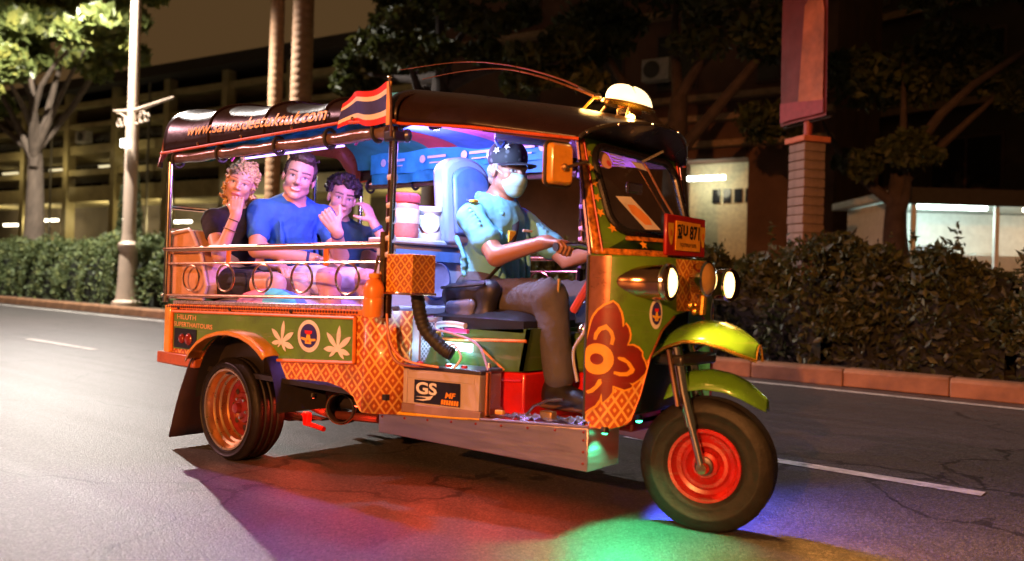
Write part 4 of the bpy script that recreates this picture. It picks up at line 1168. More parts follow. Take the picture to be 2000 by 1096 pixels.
# ------------------------------------------------------------------ people (smooth-union bodies meshed on a grid)
def rotm3(yaw, pitch, roll):
    """local x = face direction, y = left, z = up"""
    return (Matrix.Rotation(yaw, 3, 'Z') @ Matrix.Rotation(pitch, 3, 'Y') @ Matrix.Rotation(roll, 3, 'X'))
class Body:
    def __init__(self): self.p = []
    def cap(self, a, b, ra, rb=None, lab=0, k=.02, flat=None, paint=False):
        """tapered capsule; flat = (direction, factor) squeezes it along that direction"""
        self.p.append(('c', np.array(a, float), np.array(b, float), ra, ra if rb is None else rb, lab, k, flat, paint)); return self
    def ell(self, c, r, R=None, lab=0, k=.015, paint=False):
        self.p.append(('e', np.array(c, float), np.array(r, float), np.array(R if R is not None else np.eye(3), float), None, lab, k, None, paint)); return self
    def mesh(self, name, mats, parent, h=.006, smooth_iter=2, tint=None, base=None, wrinkle=0.0):
        los, his = [], []
        for q in self.p:
            if q[8]: continue
            if q[0] == 'c':
                r = max(q[3], q[4]) * 1.05
                los.append(np.minimum(q[1], q[2]) - r); his.append(np.maximum(q[1], q[2]) + r)
            else:
                r = q[2].max(); los.append(q[1] - r); his.append(q[1] + r)
        lo = np.min(los, 0) - 4 * h; hi = np.max(his, 0) + 4 * h
        n = np.ceil((hi - lo) / h).astype(int) + 1
        D = np.full(n, .5, np.float32); RM = np.full(n, .5, np.float32); LB = np.zeros(n, np.int8)
        for q in self.p:
            k = q[6]
            mg = max(k, .004) + 3 * h
            if q[0] == 'c':
                r = max(q[3], q[4]) + mg
                a0 = np.minimum(q[1], q[2]) - r; a1 = np.maximum(q[1], q[2]) + r
            else:
                r = q[2].max() + mg; a0 = q[1] - r; a1 = q[1] + r
            i0 = np.clip(np.floor((a0 - lo) / h).astype(int), 0, n - 1); i1 = np.clip(np.ceil((a1 - lo) / h).astype(int) + 1, 1, n)
            if (i1 <= i0).any() or q[8]: continue
            sl = tuple(slice(a, b) for a, b in zip(i0, i1))
            X = [(np.arange(a, b, dtype=np.float32) * h + l) for a, b, l in zip(i0, i1, lo)]
            G = np.stack(np.meshgrid(*X, indexing='ij'), -1)
            if q[0] == 'c':
                a, b = q[1], q[2]
                ba = b - a; pa = G - a
                L2 = max(ba @ ba, 1e-9)
                t = np.clip((pa @ ba) / L2, 0, 1)
                dv = pa - t[..., None] * ba
                if q[7] is not None:
                    w = np.array(q[7][0], float); w /= np.linalg.norm(w)
                    dv = dv + ((q[7][1] - 1) * (dv @ w))[..., None] * w
                d = np.linalg.norm(dv, axis=-1) - (q[3] + (q[4] - q[3]) * t)
            else:
                pl = (G - q[1]) @ q[3]
                k0 = np.linalg.norm(pl / q[2], axis=-1); k1 = np.linalg.norm(pl / q[2] ** 2, axis=-1)
                d = k0 * (k0 - 1) / np.maximum(k1, 1e-6)
            d = d.astype(np.float32)
            if q[8]: continue
            cur = D[sl]
            LB[sl] = np.where(d < RM[sl], q[5], LB[sl])
            RM[sl] = np.minimum(RM[sl], d)
            hh = np.clip(.5 + .5 * (cur - d) / k, 0, 1)
            D[sl] = cur * (1 - hh) + d * hh - k * hh * (1 - hh)
        # surface nets
        S = D < 0
        c = S[:-1, :-1, :-1].astype(np.int8)
        for dx in (0, 1):
            for dy in (0, 1):
                for dz in (0, 1):
                    if dx + dy + dz: c = c + S[dx:n[0] - 1 + dx, dy:n[1] - 1 + dy, dz:n[2] - 1 + dz]
        act = (c > 0) & (c < 8)
        ids = np.argwhere(act)
        vi = np.full(act.shape, -1, np.int64); vi[act] = np.arange(len(ids))
        corners = np.array([[dx, dy, dz] for dx in (0, 1) for dy in (0, 1) for dz in (0, 1)])
        val = np.stack([D[ids[:, 0] + o[0], ids[:, 1] + o[1], ids[:, 2] + o[2]] for o in corners], 1)
        pos = np.zeros((len(ids), 3)); cnt = np.zeros(len(ids))
        for i in range(8):
            for j in range(i + 1, 8):
                if np.abs(corners[i] - corners[j]).sum() != 1: continue
                va, vb = val[:, i], val[:, j]
                m = (va < 0) != (vb < 0)
                t = np.where(m, va / np.where(m, va - vb, 1), 0)
                pos += np.where(m[:, None], corners[i] + t[:, None] * (corners[j] - corners[i]), 0); cnt += m
        V_ = (ids + pos / cnt[:, None]) * h + lo
        F = []
        for ax in range(3):
            b, c_ = (ax + 1) % 3, (ax + 2) % 3
            s0 = [slice(None)] * 3; s1 = [slice(None)] * 3
            s0[ax] = slice(0, -1); s1[ax] = slice(1, None)
            e = S[tuple(s0)] != S[tuple(s1)]
            idx = np.argwhere(e)
            idx = idx[(idx[:, b] > 0) & (idx[:, c_] > 0) & (idx[:, b] < n[b] - 1) & (idx[:, c_] < n[c_] - 1)]
            q = []
            for ob, oc in ((0, 0), (1, 0), (1, 1), (0, 1)):
                k = idx.copy(); k[:, b] -= ob; k[:, c_] -= oc
                q.append(vi[k[:, 0], k[:, 1], k[:, 2]])
            q = np.stack(q, 1)
            fl = S[idx[:, 0], idx[:, 1], idx[:, 2]]
            q[~fl] = q[~fl][:, ::-1]
            F.append(q)
        F = np.concatenate(F)
        F = F[(F >= 0).all(1)]
        # light smoothing
        for _ in range(smooth_iter):
            acc = np.zeros_like(V_); ct = np.zeros(len(V_))
            for i in range(4):
                a, b = F[:, i], F[:, (i + 1) % 4]
                np.add.at(acc, a, V_[b]); np.add.at(ct, a, 1)
                np.add.at(acc, b, V_[a]); np.add.at(ct, b, 1)
            V_ = V_ * .5 + .5 * acc / np.maximum(ct, 1)[:, None]
        gi = np.clip(np.round((V_ - lo) / h).astype(int), 0, n - 1)
        lab = LB[gi[:, 0], gi[:, 1], gi[:, 2]]
        me = bpy.data.meshes.new(name)
        me.vertices.add(len(V_)); me.vertices.foreach_set('co', V_.ravel())
        me.loops.add(F.size); me.loops.foreach_set('vertex_index', F.ravel().astype(np.int32))
        me.polygons.add(len(F)); me.polygons.foreach_set('loop_start', np.arange(0, F.size, 4, dtype=np.int32))
        me.polygons.foreach_set('material_index', lab[F[:, 0]].astype(np.int32))
        me.polygons.foreach_set('use_smooth', np.ones(len(F), bool))
        me.update(calc_edges=True); me.validate()
        for mm in mats: me.materials.append(mm)
        if tint is not None:
            colr = np.tile(np.array(base, float), (len(V_), 1))
            for q in self.p:
                if not q[8]: continue
                pl = (V_ - q[1]) @ q[3]
                k0 = np.linalg.norm(pl / q[2], axis=-1); k1 = np.linalg.norm(pl / q[2] ** 2, axis=-1)
                d = k0 * (k0 - 1) / np.maximum(k1, 1e-6)
                w = np.clip(.5 - d / .0032, 0, 1)[:, None]
                colr = colr * (1 - w) + np.array(tint[q[5]]) * w
            at = me.color_attributes.new('tint', 'FLOAT_COLOR', 'POINT')
            at.data.foreach_set('color', np.concatenate([colr, np.ones((len(V_), 1))], 1).astype(np.float32).ravel())
        o = bpy.data.objects.new(name, me); COL.objects.link(o); o.parent = parent
        if wrinkle:
            tx = bpy.data.textures.new(name + ' folds', 'CLOUDS'); tx.noise_scale = .085; tx.noise_depth = 2
            md = o.modifiers.new('folds', 'DISPLACE'); md.texture = tx; md.strength = wrinkle; md.mid_level = .5; md.texture_coords = 'LOCAL'
        return o

def head(b, c, R, s=1.0, fem=False, smile=False, mouth=True):
    """adds a head; labels 0 skin 1 lips 2 brow 3 eye white 4 iris 5 teeth"""
    Rn = np.array(R)
    P = lambda x, y, z: np.array(c) + Rn @ (np.array((x, y, z)) * s)
    b.ell(P(-.014, 0, .038), np.array((.098, .077, .086)) * s, Rn, 0, .03)
    b.ell(P(.026, 0, -.030), np.array((.066, .060, .082)) * s, Rn, 0, .03)
    for y in (-1, 1):
        b.cap(P(.012, .050 * y, -.060), P(.066, .014 * y, -.098), .020 * s, .018 * s, 0, .02)
        b.ell(P(.058, .038 * y, -.028), np.array((.026, .026, .024)) * s, Rn, 0, .02)
        b.cap(P(.083, .012 * y, .021), P(.066, .050 * y, .020), .011 * s, .010 * s, 0, .014)
        b.ell(P(-.006, .079 * y, -.008), np.array((.017, .010, .029)) * s, Rn, 0, .006)
        b.ell(P(.101, .012 * y, -.036), np.array((.010, .009, .008)) * s, Rn, 0, .008)
    b.cap(P(.088, 0, .010), P(.111, 0, -.030), .009 * s, .0110 * s, 0, .012)
    b.ell(P(.072, 0, -.104), np.array((.019, .022, .016)) * s, Rn, 0, .016)
    b.ell(P(.086, 0, -.066), np.array((.014, .026, .014)) * s, Rn, 0, .014)
    E3 = lambda x, y, z, rx, ry, rz, lab: b.ell(P(x, y, z), np.array((rx, ry, rz)) * s, Rn, lab, paint=True)
    for y in (-1, 1):
        E3(.085, .033 * y, .001, .03, .0165, .0080, 4)
        E3(.085, .033 * y, -.0005, .03, .0140, .0056, 3)
        E3(.085, .032 * y, .0005, .03, .0066, .0070, 4)
        for q in range(4):
            E3(.085, (.016 + .012 * q) * y, .0245 + (.0018 * q if q < 3 else .003), .03, .0085, .0036 if fem else .0052, 2)
    if mouth:
        if smile:
            for q in range(-3, 4):
                E3(.09, .0085 * q, -.0715 + .0011 * q * q, .03, .008, .0085 - .0006 * abs(q), 1)
            for q in range(-2, 3):
                E3(.09, .0085 * q, -.0700 + .0012 * q * q, .032, .0065, .0036 - .0004 * abs(q), 5)
        else:
            for q in range(-2, 3):
                E3(.09, .0085 * q, -.068, .03, .008, .0070 - .0011 * abs(q), 1)
            E3(.09, 0, -.0675, .032, .020, .0014, 4)
    return P

def hand(b, wrist, d, nrm, curl=.6, thumb=None, s=1.0, lab=0):
    """five-fingered hand; d = direction of the palm, nrm = back of the hand; thumb: out / up direction"""
    w = V(*wrist); d = V(*d).normalized(); nrm = V(*nrm); nrm = (nrm - d * nrm.dot(d)).normalized(); sd = d.cross(nrm)
    if thumb is not None and sd.dot(V(*thumb)) < 0: sd = -sd
    pe = w + d * .085 * s
    b.cap(w - d * .02 * s, w + d * .02 * s, .024 * s, .026 * s, lab, .02, (nrm, 1.3))
    for i, o in enumerate((-.030, -.010, .010, .029)):
        k0 = w + sd * o * .7 * s + d * .01 * s
        k1 = pe + sd * o * s - nrm * .003 * s * (i in (0, 3))
        b.cap(k0, k1, .0135 * s, .0110 * s, lab, .008)
        L = (.030, .036, .039, .036)[i] * s if False else (.028, .034, .038, .035)[i] * s
        a = curl * 1.35
        q = k1
        for j in range(3):
            dirj = d * math.cos(a * (j + .55)) - nrm * math.sin(a * (j + .55))
            q2 = q + dirj * L * (1, .78, .6)[j]
            b.cap(q, q2, (.0096, .0086, .0076)[j] * s, (.0088, .0078, .0068)[j] * s, lab, .0025)
            q = q2
    t = V(*thumb).normalized() if thumb is not None else (sd * .8 + d * .6).normalized()
    t0 = w + sd * .022 * s + d * .022 * s; t1 = t0 + (sd * .5 + t * .9).normalized() * .038 * s; t2 = t1 + t * .034 * s; t3 = t2 + (t * .95 + d * .15).normalized() * .027 * s
    b.cap(t0, t1, .015 * s, .012 * s, lab, .014); b.cap(t1, t2, .0115 * s, .0102 * s, lab, .008); b.cap(t2, t3, .0102 * s, .0085 * s, lab, .006)

def skin_mat(name):
    m, nt, bb = _nodes(name)
    a = nt.nodes.new('ShaderNodeAttribute'); a.attribute_name = 'tint'
    f = noise(nt, 30, 4)
    nt.links.new(mixc(nt, mth(nt, 'MULTIPLY', f, .22), a.outputs['Color'], (.30, .10, .07)), bb.inputs['Base Color'])
    bb.inputs['Roughness'].default_value = .42
    bb.inputs['Subsurface Weight'].default_value = .10
    bb.inputs['Subsurface Radius'].default_value = (.02, .008, .004); bb.inputs['Subsurface Scale'].default_value = .4
    bn = nt.nodes.new('ShaderNodeBump'); bn.inputs['Strength'].default_value = .08; bn.inputs['Distance'].default_value = .004
    nt.links.new(noise(nt, 220, 3), bn.inputs['Height']); nt.links.new(bn.outputs[0], bb.inputs['Normal'])
    return m
SKIN = skin_mat('skin')
FAIR, TAN = (.60, .34, .25), (.34, .16, .095)
def tints(lip=(.50, .19, .16), brw=(.05, .028, .02)):
    return {1: lip, 2: brw, 3: (.62, .58, .56), 4: (.012, .010, .010), 5: (.75, .72, .66), 6: (.40, .16, .12)}
def body_mesh(b, parent, base, **k): return b.mesh('body', [SKIN], parent, .0042, 2, tints(**k), base)

def hair_cap(name, P_, Rn, s, material, parent, bumps, h=.006, curl=0.0, curl_size=.02):
    hb = Body()
    for (x, y, z, r) in bumps:
        c = P_(x, y, z)
        rr = np.array(r if isinstance(r, tuple) else (r, r, r)) * s
        hb.ell(c, rr, np.array(Rn), 0, .010)
    o = hb.mesh(name, [material], parent, h, 1)
    if curl:
        tx = bpy.data.textures.new(name + ' curls', 'CLOUDS'); tx.noise_scale = curl_size; tx.noise_depth = 2; tx.noise_type = 'HARD_NOISE'
        md = o.modifiers.new('curls', 'DISPLACE'); md.texture = tx; md.strength = curl; md.mid_level = .35; md.texture_coords = 'LOCAL'
    return o

def ring_band(name, a, b, t, r, mm, parent, w=.010):
    a, b = V(*a), V(*b); p = a.lerp(b, t); ax = (b - a).normalized()
    return MB().lathe([(r, -w / 2), (r + .004, -w / 4), (r + .004, w / 4), (r, w / 2)], p, ax, 20).build(name, mm, parent)

# ---- woman, nearest to the viewer -------------------------------------------------
wo_ = thing('person', 'woman in a black t-shirt, curly blond hair, fist raised to her mouth', 'person', (-.42, -.40, .835))
OFF = V(-.42, -.40, .835)
def fin(o, off):
    o.data.transform(Matrix.Translation(-off)); return o
b = Body()
R = rotm3(math.radians(-38), math.radians(2), math.radians(-16))
P_ = head(b, (-.395, -.415, 1.492), R, .98, fem=True)
hb = P_(-.02, 0, -.06)
b.cap(hb, (-.45, -.40, 1.335), .046, .050, 0, .03)
b.cap((-.46, -.50, 1.285), (-.43, -.27, 1.285), .058, .058, 0, .05)
b.cap((-.45, -.40, 1.26), (-.43, -.39, .99), .105, .10, 0, .05, ((1, -.1, 0), 1.35))
b.cap((-.42, -.48, .92), (-.40, -.30, .92), .10, .10, 0, .05)
sh, el, wr = (-.475, -.545, 1.275), (-.275, -.605, 1.075), (-.235, -.540, 1.300)
b.cap(sh, el, .047, .040, 0, .03); b.cap(el, wr, .038, .026, 0, .02)
hand(b, (-.237, -.537, 1.303), (-.10, .12, 1), (.75, -.60, .20), 1.05, (-.6, .5, .7), .92)
sh2, el2, wr2 = (-.42, -.235, 1.27), (-.26, -.22, 1.06), (-.08, -.34, 1.02)
b.cap(sh2, el2, .046, .038, 0, .03); b.cap(el2, wr2, .037, .026, 0, .02)
hand(b, wr2, (.9, -.3, -.1), (0, 0, 1), .35, (0, -1, .2), .92)
for y0, y1, kx in ((-.50, -.52, .12), (-.31, -.34, .10)):
    b.cap((-.38, y0, .90), (kx, y1, .925), .088, .062, 0, .03); b.cap((kx, y1, .925), (kx + .07, y1, .56), .058, .040, 0, .02)
    b.cap((kx + .06, y1, .52), (kx + .20, y1, .495), .036, .028, 0, .02)
fin(body_mesh(b, wo_, FAIR, lip=(.50, .10, .12), brw=(.16, .08, .04)), OFF)
c = Body()
c.cap((-.465, -.515, 1.282), (-.425, -.262, 1.282), .066, .066, 0, .05)
c.cap((-.45, -.40, 1.27), (-.43, -.39, .97), .116, .112, 0, .05, ((1, -.1, 0), 1.33))
c.cap(sh, tuple(V(*sh).lerp(V(*el), .42)), .058, .054, 0, .03); c.cap(sh2, tuple(V(*sh2).lerp(V(*el2), .45)), .056, .052, 0, .03)
fin(c.mesh('t_shirt', [mat('black cotton', (.010, .008, .012), .85, bump=.25, bscale=18)], wo_, .007, wrinkle=.016), OFF)
c = Body()
c.cap((-.42, -.49, .925), (-.40, -.31, .925), .112, .112, 0, .05)
for y0, y1 in ((-.50, -.515), (-.31, -.33)):
    c.cap((-.38, y0, .90), (-.06, y1, .915), .100, .084, 0, .03)
fin(c.mesh('shorts', [mat('black shorts', (.012, .011, .014), .8, bump=.2, bscale=14)], wo_, .007), OFF)
blond = mat('blond curls', (.52, .34, .14), .5, var=.45, scale=40, bump=.6, bscale=60)
bm_ = [(-.020, 0, .056, (.100, .087, .084)), (-.075, 0, .02, (.06, .075, .08)), (-.09, .0, -.03, (.05, .06, .06))]
for k in range(64):
    a = random.uniform(-2.2, 2.2) + math.pi; r = random.uniform(.075, .105); z = random.uniform(-.10, .09)
    bm_.append((-.025 + r * math.cos(a), r * .9 * math.sin(a), z, random.uniform(.010, .018)))
for k in range(46):
    t = random.random(); bm_.append((-.075 - .02 * t + random.uniform(-.03, .03), .055 + .035 * t + random.uniform(-.035, .035) - .12 * (k % 2) * .9, -.03 - .19 * t, random.uniform(.012, .022)))
for k in range(26):
    a = random.uniform(0, 6.28); bm_.append((-.05 + .045 * math.cos(a), .045 * math.sin(a), .125 + random.uniform(-.02, .02), random.uniform(.010, .017)))
fin(hair_cap('hair', P_, R, .98, blond, wo_, bm_, .005, .030, .016), OFF)
fin(ring_band('bracelet', el, wr, .86, .027, mat('thin dark band', (.1, .05, .03), .4), wo_, .008), OFF)
fin(ring_band('bracelet', el, wr, .62, .033, mat('thin dark band', (.1, .05, .03), .4), wo_, .006), OFF)

# ---- man in the middle --------------------------------------------------------------
OFF = V(-.35, -.12, .835)
mn = thing('person', 'smiling man in a blue v-neck t-shirt in the middle, thumb up', 'person', OFF)
b = Body()
R = rotm3(math.radians(-36), math.radians(3), math.radians(-14))
P_ = head(b, (-.205, -.150, 1.548), R, 1.10, smile=True)
b.cap(P_(-.02, 0, -.06), (-.29, -.12, 1.375), .058, .064, 0, .03)
b.cap((-.33, -.30, 1.335), (-.27, .06, 1.335), .068, .068, 0, .06)
b.cap((-.30, -.12, 1.30), (-.34, -.12, 1.0), .15, .13, 0, .06, ((1, 0, 0), 1.45))
b.cap((-.35, -.22, .93), (-.35, -.02, .93), .11, .11, 0, .05)
sh, el, wr = (-.335, -.325, 1.325), (-.235, -.395, 1.115), (-.055, -.135, 1.075)
b.cap(sh, el, .058, .048, 0, .03); b.cap(el, wr, .047, .031, 0, .02)
hand(b, wr, (.75, .75, -.08), (.1, .0, 1), .30, (.7, -.6, .1), 1.05)
sh2, el2, wr2 = (-.265, .085, 1.325), (-.055, .055, 1.10), (.115, -.115, 1.235)
b.cap(sh2, el2, .057, .046, 0, .03); b.cap(el2, wr2, .045, .031, 0, .02)
hand(b, (.118, -.118, 1.238), (-.10, -.18, .28), (.75, -.60, -.15), 1.15, (-.22, .12, 1), 1.12)
for y0, y1, kx in ((-.24, -.24, .22), (-.02, .02, .24)):
    b.cap((-.30, y0, .92), (kx, y1, .955), .095, .068, 0, .03); b.cap((kx, y1, .955), (kx + .08, y1, .56), .062, .044, 0, .02)
    b.cap((kx + .07, y1, .52), (kx + .23, y1, .495), .040, .032, 0, .02)
fin(body_mesh(b, mn, FAIR), OFF)
c = Body()
c.cap((-.335, -.315, 1.335), (-.268, .075, 1.335), .078, .078, 0, .06)
c.cap((-.30, -.12, 1.31), (-.34, -.12, .98), .164, .148, 0, .06, ((1, 0, 0), 1.42))
c.cap((-.335, -.19, 1.388), (-.315, -.04, 1.388), .034, .034, 0, .04)
c.cap(sh, tuple(V(*sh).lerp(V(*el), .55)), .072, .066, 0, .03); c.cap(sh2, tuple(V(*sh2).lerp(V(*el2), .50)), .071, .064, 0, .03)
for k in range(7):
    y = -.26 + .05 * k; c.cap((-.215 - .01 * (k % 2), y, 1.28 - .03 * (k % 3)), (-.22, y + .03, 1.04), .012, .016, 0, .02)
fin(c.mesh('t_shirt', [mat('royal blue cotton', (.02, .125, .48), .8, bump=.25, bscale=16)], mn, .006, wrinkle=.020), OFF)
c = Body()
c.cap((-.35, -.23, .935), (-.35, -.01, .935), .122, .122, 0, .05)
for y0, y1, kx in ((-.24, -.24, .14), (-.02, .015, .15)):
    c.cap((-.30, y0, .92), (kx, y1, .945), .108, .088, 0, .03)
fin(c.mesh('shorts', [mat('pale shorts', (.55, .50, .55), .8, bump=.3, bscale=12)], mn, .007, wrinkle=.02), OFF)
brown_hair = mat('dark brown hair', (.035, .018, .012), .5, var=.4, scale=60, bump=.5, bscale=120)
bm_ = [(-.026, 0, .062, (.094, .080, .074)), (-.055, 0, .03, (.066, .082, .078)), (.020, 0, .100, (.060, .064, .036)), (.052, .012, .098, (.030, .040, .024))]
for y in (-1, 1):
    bm_.append((.004, .070 * y, .04, (.030, .016, .045)))
for k in range(70):
    a = random.uniform(0, 6.28); q = random.uniform(0, .085)
    bm_.append((-.005 + q * math.cos(a), q * .9 * math.sin(a), .128 - 3.6 * q * q + random.uniform(0, .010), .010))
fin(hair_cap('hair', P_, R, 1.10, brown_hair, mn, bm_, .005, .010, .010), OFF)
navy_band = mat('navy band', (.02, .04, .20), .45)
fin(ring_band('wristband', el, wr, .88, .034, navy_band, mn, .016), OFF)
fin(ring_band('wristband', el2, wr2, .86, .034, navy_band, mn, .016), OFF)

# ---- young man with curly hair ----------------------------------------------------------
OFF = V(-.35, .27, .835)
by = thing('person', 'young man with dark curly hair in a dark teal shirt, hand at his temple', 'person', OFF)
b = Body()
R = rotm3(math.radians(-30), math.radians(6), math.radians(-10))
P_ = head(b, (-.235, .195, 1.462), R, 1.02)
b.cap(P_(-.02, 0, -.06), (-.30, .24, 1.29), .050, .054, 0, .03)
b.cap((-.33, .10, 1.235), (-.25, .40, 1.235), .060, .060, 0, .05)
b.cap((-.30, .25, 1.20), (-.34, .26, .98), .135, .115, 0, .05, ((1, 0, 0), 1.4))
b.cap((-.35, .18, .92), (-.35, .36, .92), .105, .105, 0, .05)
sh, el, wr = (-.33, .08, 1.225), (-.20, .10, 1.02), (.02, .16, .99)
b.cap(sh, el, .048, .040, 0, .03); b.cap(el, wr, .039, .027, 0, .02)
hand(b, wr, (1, .1, 0), (0, 0, 1), .4, (.2, -1, 0), 1.0)
sh2, el2, wr2 = (-.245, .42, 1.225), (.065, .33, 1.145), (.015, .245, 1.305)
b.cap(sh2, el2, .047, .039, 0, .03); b.cap(el2, wr2, .038, .026, 0, .02)
hand(b, (.012, .242, 1.310), (-.30, -.22, .85), (.8, .1, .3), .38, (-.8, -.5, .2), 1.0)
for y0, y1, kx in ((.17, .17, .20), (.36, .40, .22)):
    b.cap((-.30, y0, .91), (kx, y1, .945), .088, .062, 0, .03); b.cap((kx, y1, .945), (kx + .08, y1, .56), .057, .040, 0, .02)
    b.cap((kx + .07, y1, .52), (kx + .22, y1, .495), .038, .030, 0, .02)
fin(body_mesh(b, by, FAIR), OFF)
c = Body()
c.cap((-.335, .085, 1.235), (-.245, .415, 1.235), .070, .070, 0, .05)
c.cap((-.30, .25, 1.21), (-.34, .26, .96), .150, .132, 0, .05, ((1, 0, 0), 1.38))
c.cap(sh, tuple(V(*sh).lerp(V(*el), .5)), .060, .056, 0, .03); c.cap(sh2, tuple(V(*sh2).lerp(V(*el2), .42)), .060, .056, 0, .03)
fin(c.mesh('t_shirt', [mat('dark teal cotton', (.012, .050, .085), .85, bump=.25, bscale=16)], by, .007, wrinkle=.018), OFF)
c = Body()
c.cap((-.35, .18, .925), (-.35, .36, .925), .116, .116, 0, .05)
for y0, y1 in ((.17, .17), (.36, .395)):
    c.cap((-.30, y0, .91), (.10, y1, .94), .100, .082, 0, .03)
fin(c.mesh('shorts', [mat('white shorts', (.62, .60, .66), .8, bump=.3, bscale=12)], by, .007, wrinkle=.02), OFF)
bm_ = [(-.030, 0, .060, (.090, .084, .072)), (-.065, 0, .02, (.060, .080, .080))]
for k in range(150):
    u = random.uniform(-.1, 1); a = random.uniform(0, 6.28); q = math.sqrt(max(0, 1 - u * u))
    x = -.022 + .108 * q * math.cos(a); z = .045 + .092 * u
    if x > .055 and z < .075: continue
    bm_.append((x, .096 * q * math.sin(a), z + random.uniform(-.008, .012), random.uniform(.013, .022)))
fin(hair_cap('hair', P_, R, 1.02, mat('dark curly hair', (.020, .012, .010), .5, var=.4, scale=60, bump=.6, bscale=90), by, bm_, .005, .026, .018), OFF)
fin(ring_band('wristband', el2, wr2, .80, .031, mat('teal band', (.03, .10, .25), .45), by, .022), OFF)

# ---- driver -----------------------------------------------------------------------------------
OFF = V(1.25, 0, .845)
dr = thing('person', 'driver in a light blue shirt, patterned black cap and face mask, hands on the handlebar', 'person', OFF)
b = Body()
R = rotm3(math.radians(-14), math.radians(6), math.radians(0))
P_ = head(b, (1.292, -.010, 1.510), R, 1.04)
b.cap(P_(-.025, 0, -.06), (1.205, 0, 1.335), .056, .064, 0, .03)
b.cap((1.225, -.175, 1.275), (1.225, .175, 1.275), .068, .068, 0, .06)
b.cap((1.215, 0, 1.25), (1.19, 0, .95), .15, .135, 0, .06, ((1, 0, 0), 1.35))
b.cap((1.22, -.10, .90), (1.22, .10, .90), .115, .115, 0, .05)
sh, el, wr = (1.235, -.205, 1.265), (1.455, -.265, 1.085), (1.712, -.235, 1.150)
sh2, el2, wr2 = (1.235, .205, 1.265), (1.46, .275, 1.085), (1.712, .235, 1.150)
for a_, e_, w_, sg in ((sh, el, wr, -1), (sh2, el2, wr2, 1)):
    b.cap(a_, e_, .054, .044, 0, .03); b.cap(e_, w_, .044, .030, 0, .02)
    hand(b, w_, (.97, .02 * sg, -.03), (.15, 0, 1), .95, (.5, -sg, -.1), 1.05)
legs = (((1.26, -.11, .885), (1.725, -.215, .905), (1.79, -.225, .545)), ((1.26, .11, .885), (1.725, .215, .905), (1.79, .225, .545)))
for h_, k_, a_ in legs:
    b.cap(h_, k_, .090, .066, 0, .03); b.cap(k_, a_, .062, .042, 0, .02); b.cap(a_, (a_[0] + .10, a_[1], .475), .036, .030, 0, .02)
fin(body_mesh(b, dr, TAN), OFF)
c = Body()
c.cap((1.222, -.18, 1.275), (1.222, .18, 1.275), .074, .074, 0, .06)
c.cap((1.225, 0, 1.25), (1.20, 0, .94), .158, .168, 0, .05, ((1, 0, 0), 1.34))
c.cap((1.21, -.06, 1.345), (1.21, .06, 1.345), .045, .045, 0, .05)
for a_, e_ in ((sh, el), (sh2, el2)):
    q = tuple(V(*a_).lerp(V(*e_), .60)); c.cap(a_, q, .060, .070, 0, .03)
    for k in range(6):
        t = .08 + .09 * k; p = V(*a_).lerp(V(*e_), t)
        c.cap(tuple(p + V(-.066, -.015, .0)), tuple(p + V(.02, -.05, .06)), .010, .008, 0, .015)
for k in range(6):
    c.cap((1.10 + .03 * (k % 2), -.16 + .02 * k, 1.18 - .05 * k), (1.19, -.195, 1.08 - .04 * k), .012, .014, 0, .02)
for k in range(5):
    c.cap((1.33, -.10 + .05 * k, 1.20 - .02 * (k % 2)), (1.335, -.08 + .05 * k, .98), .012, .015, 0, .02)
shirt_m = mat('light blue shirt cloth', (.13, .43, .56), .75, var=.06, bump=.3, bscale=14)
sh_o = fin(c.mesh('shirt', [shirt_m], dr, .006, wrinkle=.018), OFF)
c = Body()
for sg in (-1, 1):
    c.cap((1.150, .062 * sg, 1.385), (1.262, .062 * sg, 1.362), .030, .032, 0, .012, ((0, 1, 0), 2.6)); c.cap((1.262, .060 * sg, 1.362), (1.318, .082 * sg, 1.300), .030, .016, 0, .012, ((.7, .5 * sg, .4), 2.6)); c.cap((1.150, 0, 1.390), (1.150, .062 * sg, 1.385), .028, .030, 0, .012, ((1, 0, 0), 2.6))
fin(c.mesh('collar', [shirt_m], dr, .005), OFF)
for nm, col, lo, hi in (('shoulder_patch', ('yellow patch', (.75, .45, .04)), (1.245, -.235, 1.340), (1.275, -.20, 1.352)), ('shoulder_patch', ('navy patch', (.03, .06, .25)), (1.215, -.225, 1.345), (1.245, -.18, 1.358)), ('chest_badge', ('yellow patch', (.75, .45, .04)), (1.362, -.085, 1.155), (1.374, -.035, 1.215)), ('chest_label', ('pale patch', (.7, .6, .55)), (1.364, .02, 1.215), (1.374, .09, 1.228))):
    fin(MB().box(lo, hi).build(nm, mat(*col, .6), dr, bevel=.003), OFF)
c = Body()
c.cap((1.21, -.10, .905), (1.21, .10, .905), .130, .130, 0, .05)
for h_, k_, a_ in legs:
    c.cap(h_, k_, .104, .076, 0, .03); c.cap(k_, (a_[0] + .005, a_[1], .575), .074, .066, 0, .025)
    for k in range(6):
        t = .45 + .1 * k; p = V(*h_).lerp(V(*k_), t); c.cap(tuple(p + V(-.02, -.07, .02)), tuple(p + V(.03, -.02, .08)), .010, .012, 0, .02)
fin(c.mesh('trousers', [mat('grey brown trousers', (.075, .068, .078), .8, var=.12, bump=.3, bscale=40)], dr, .006, wrinkle=.012), OFF)
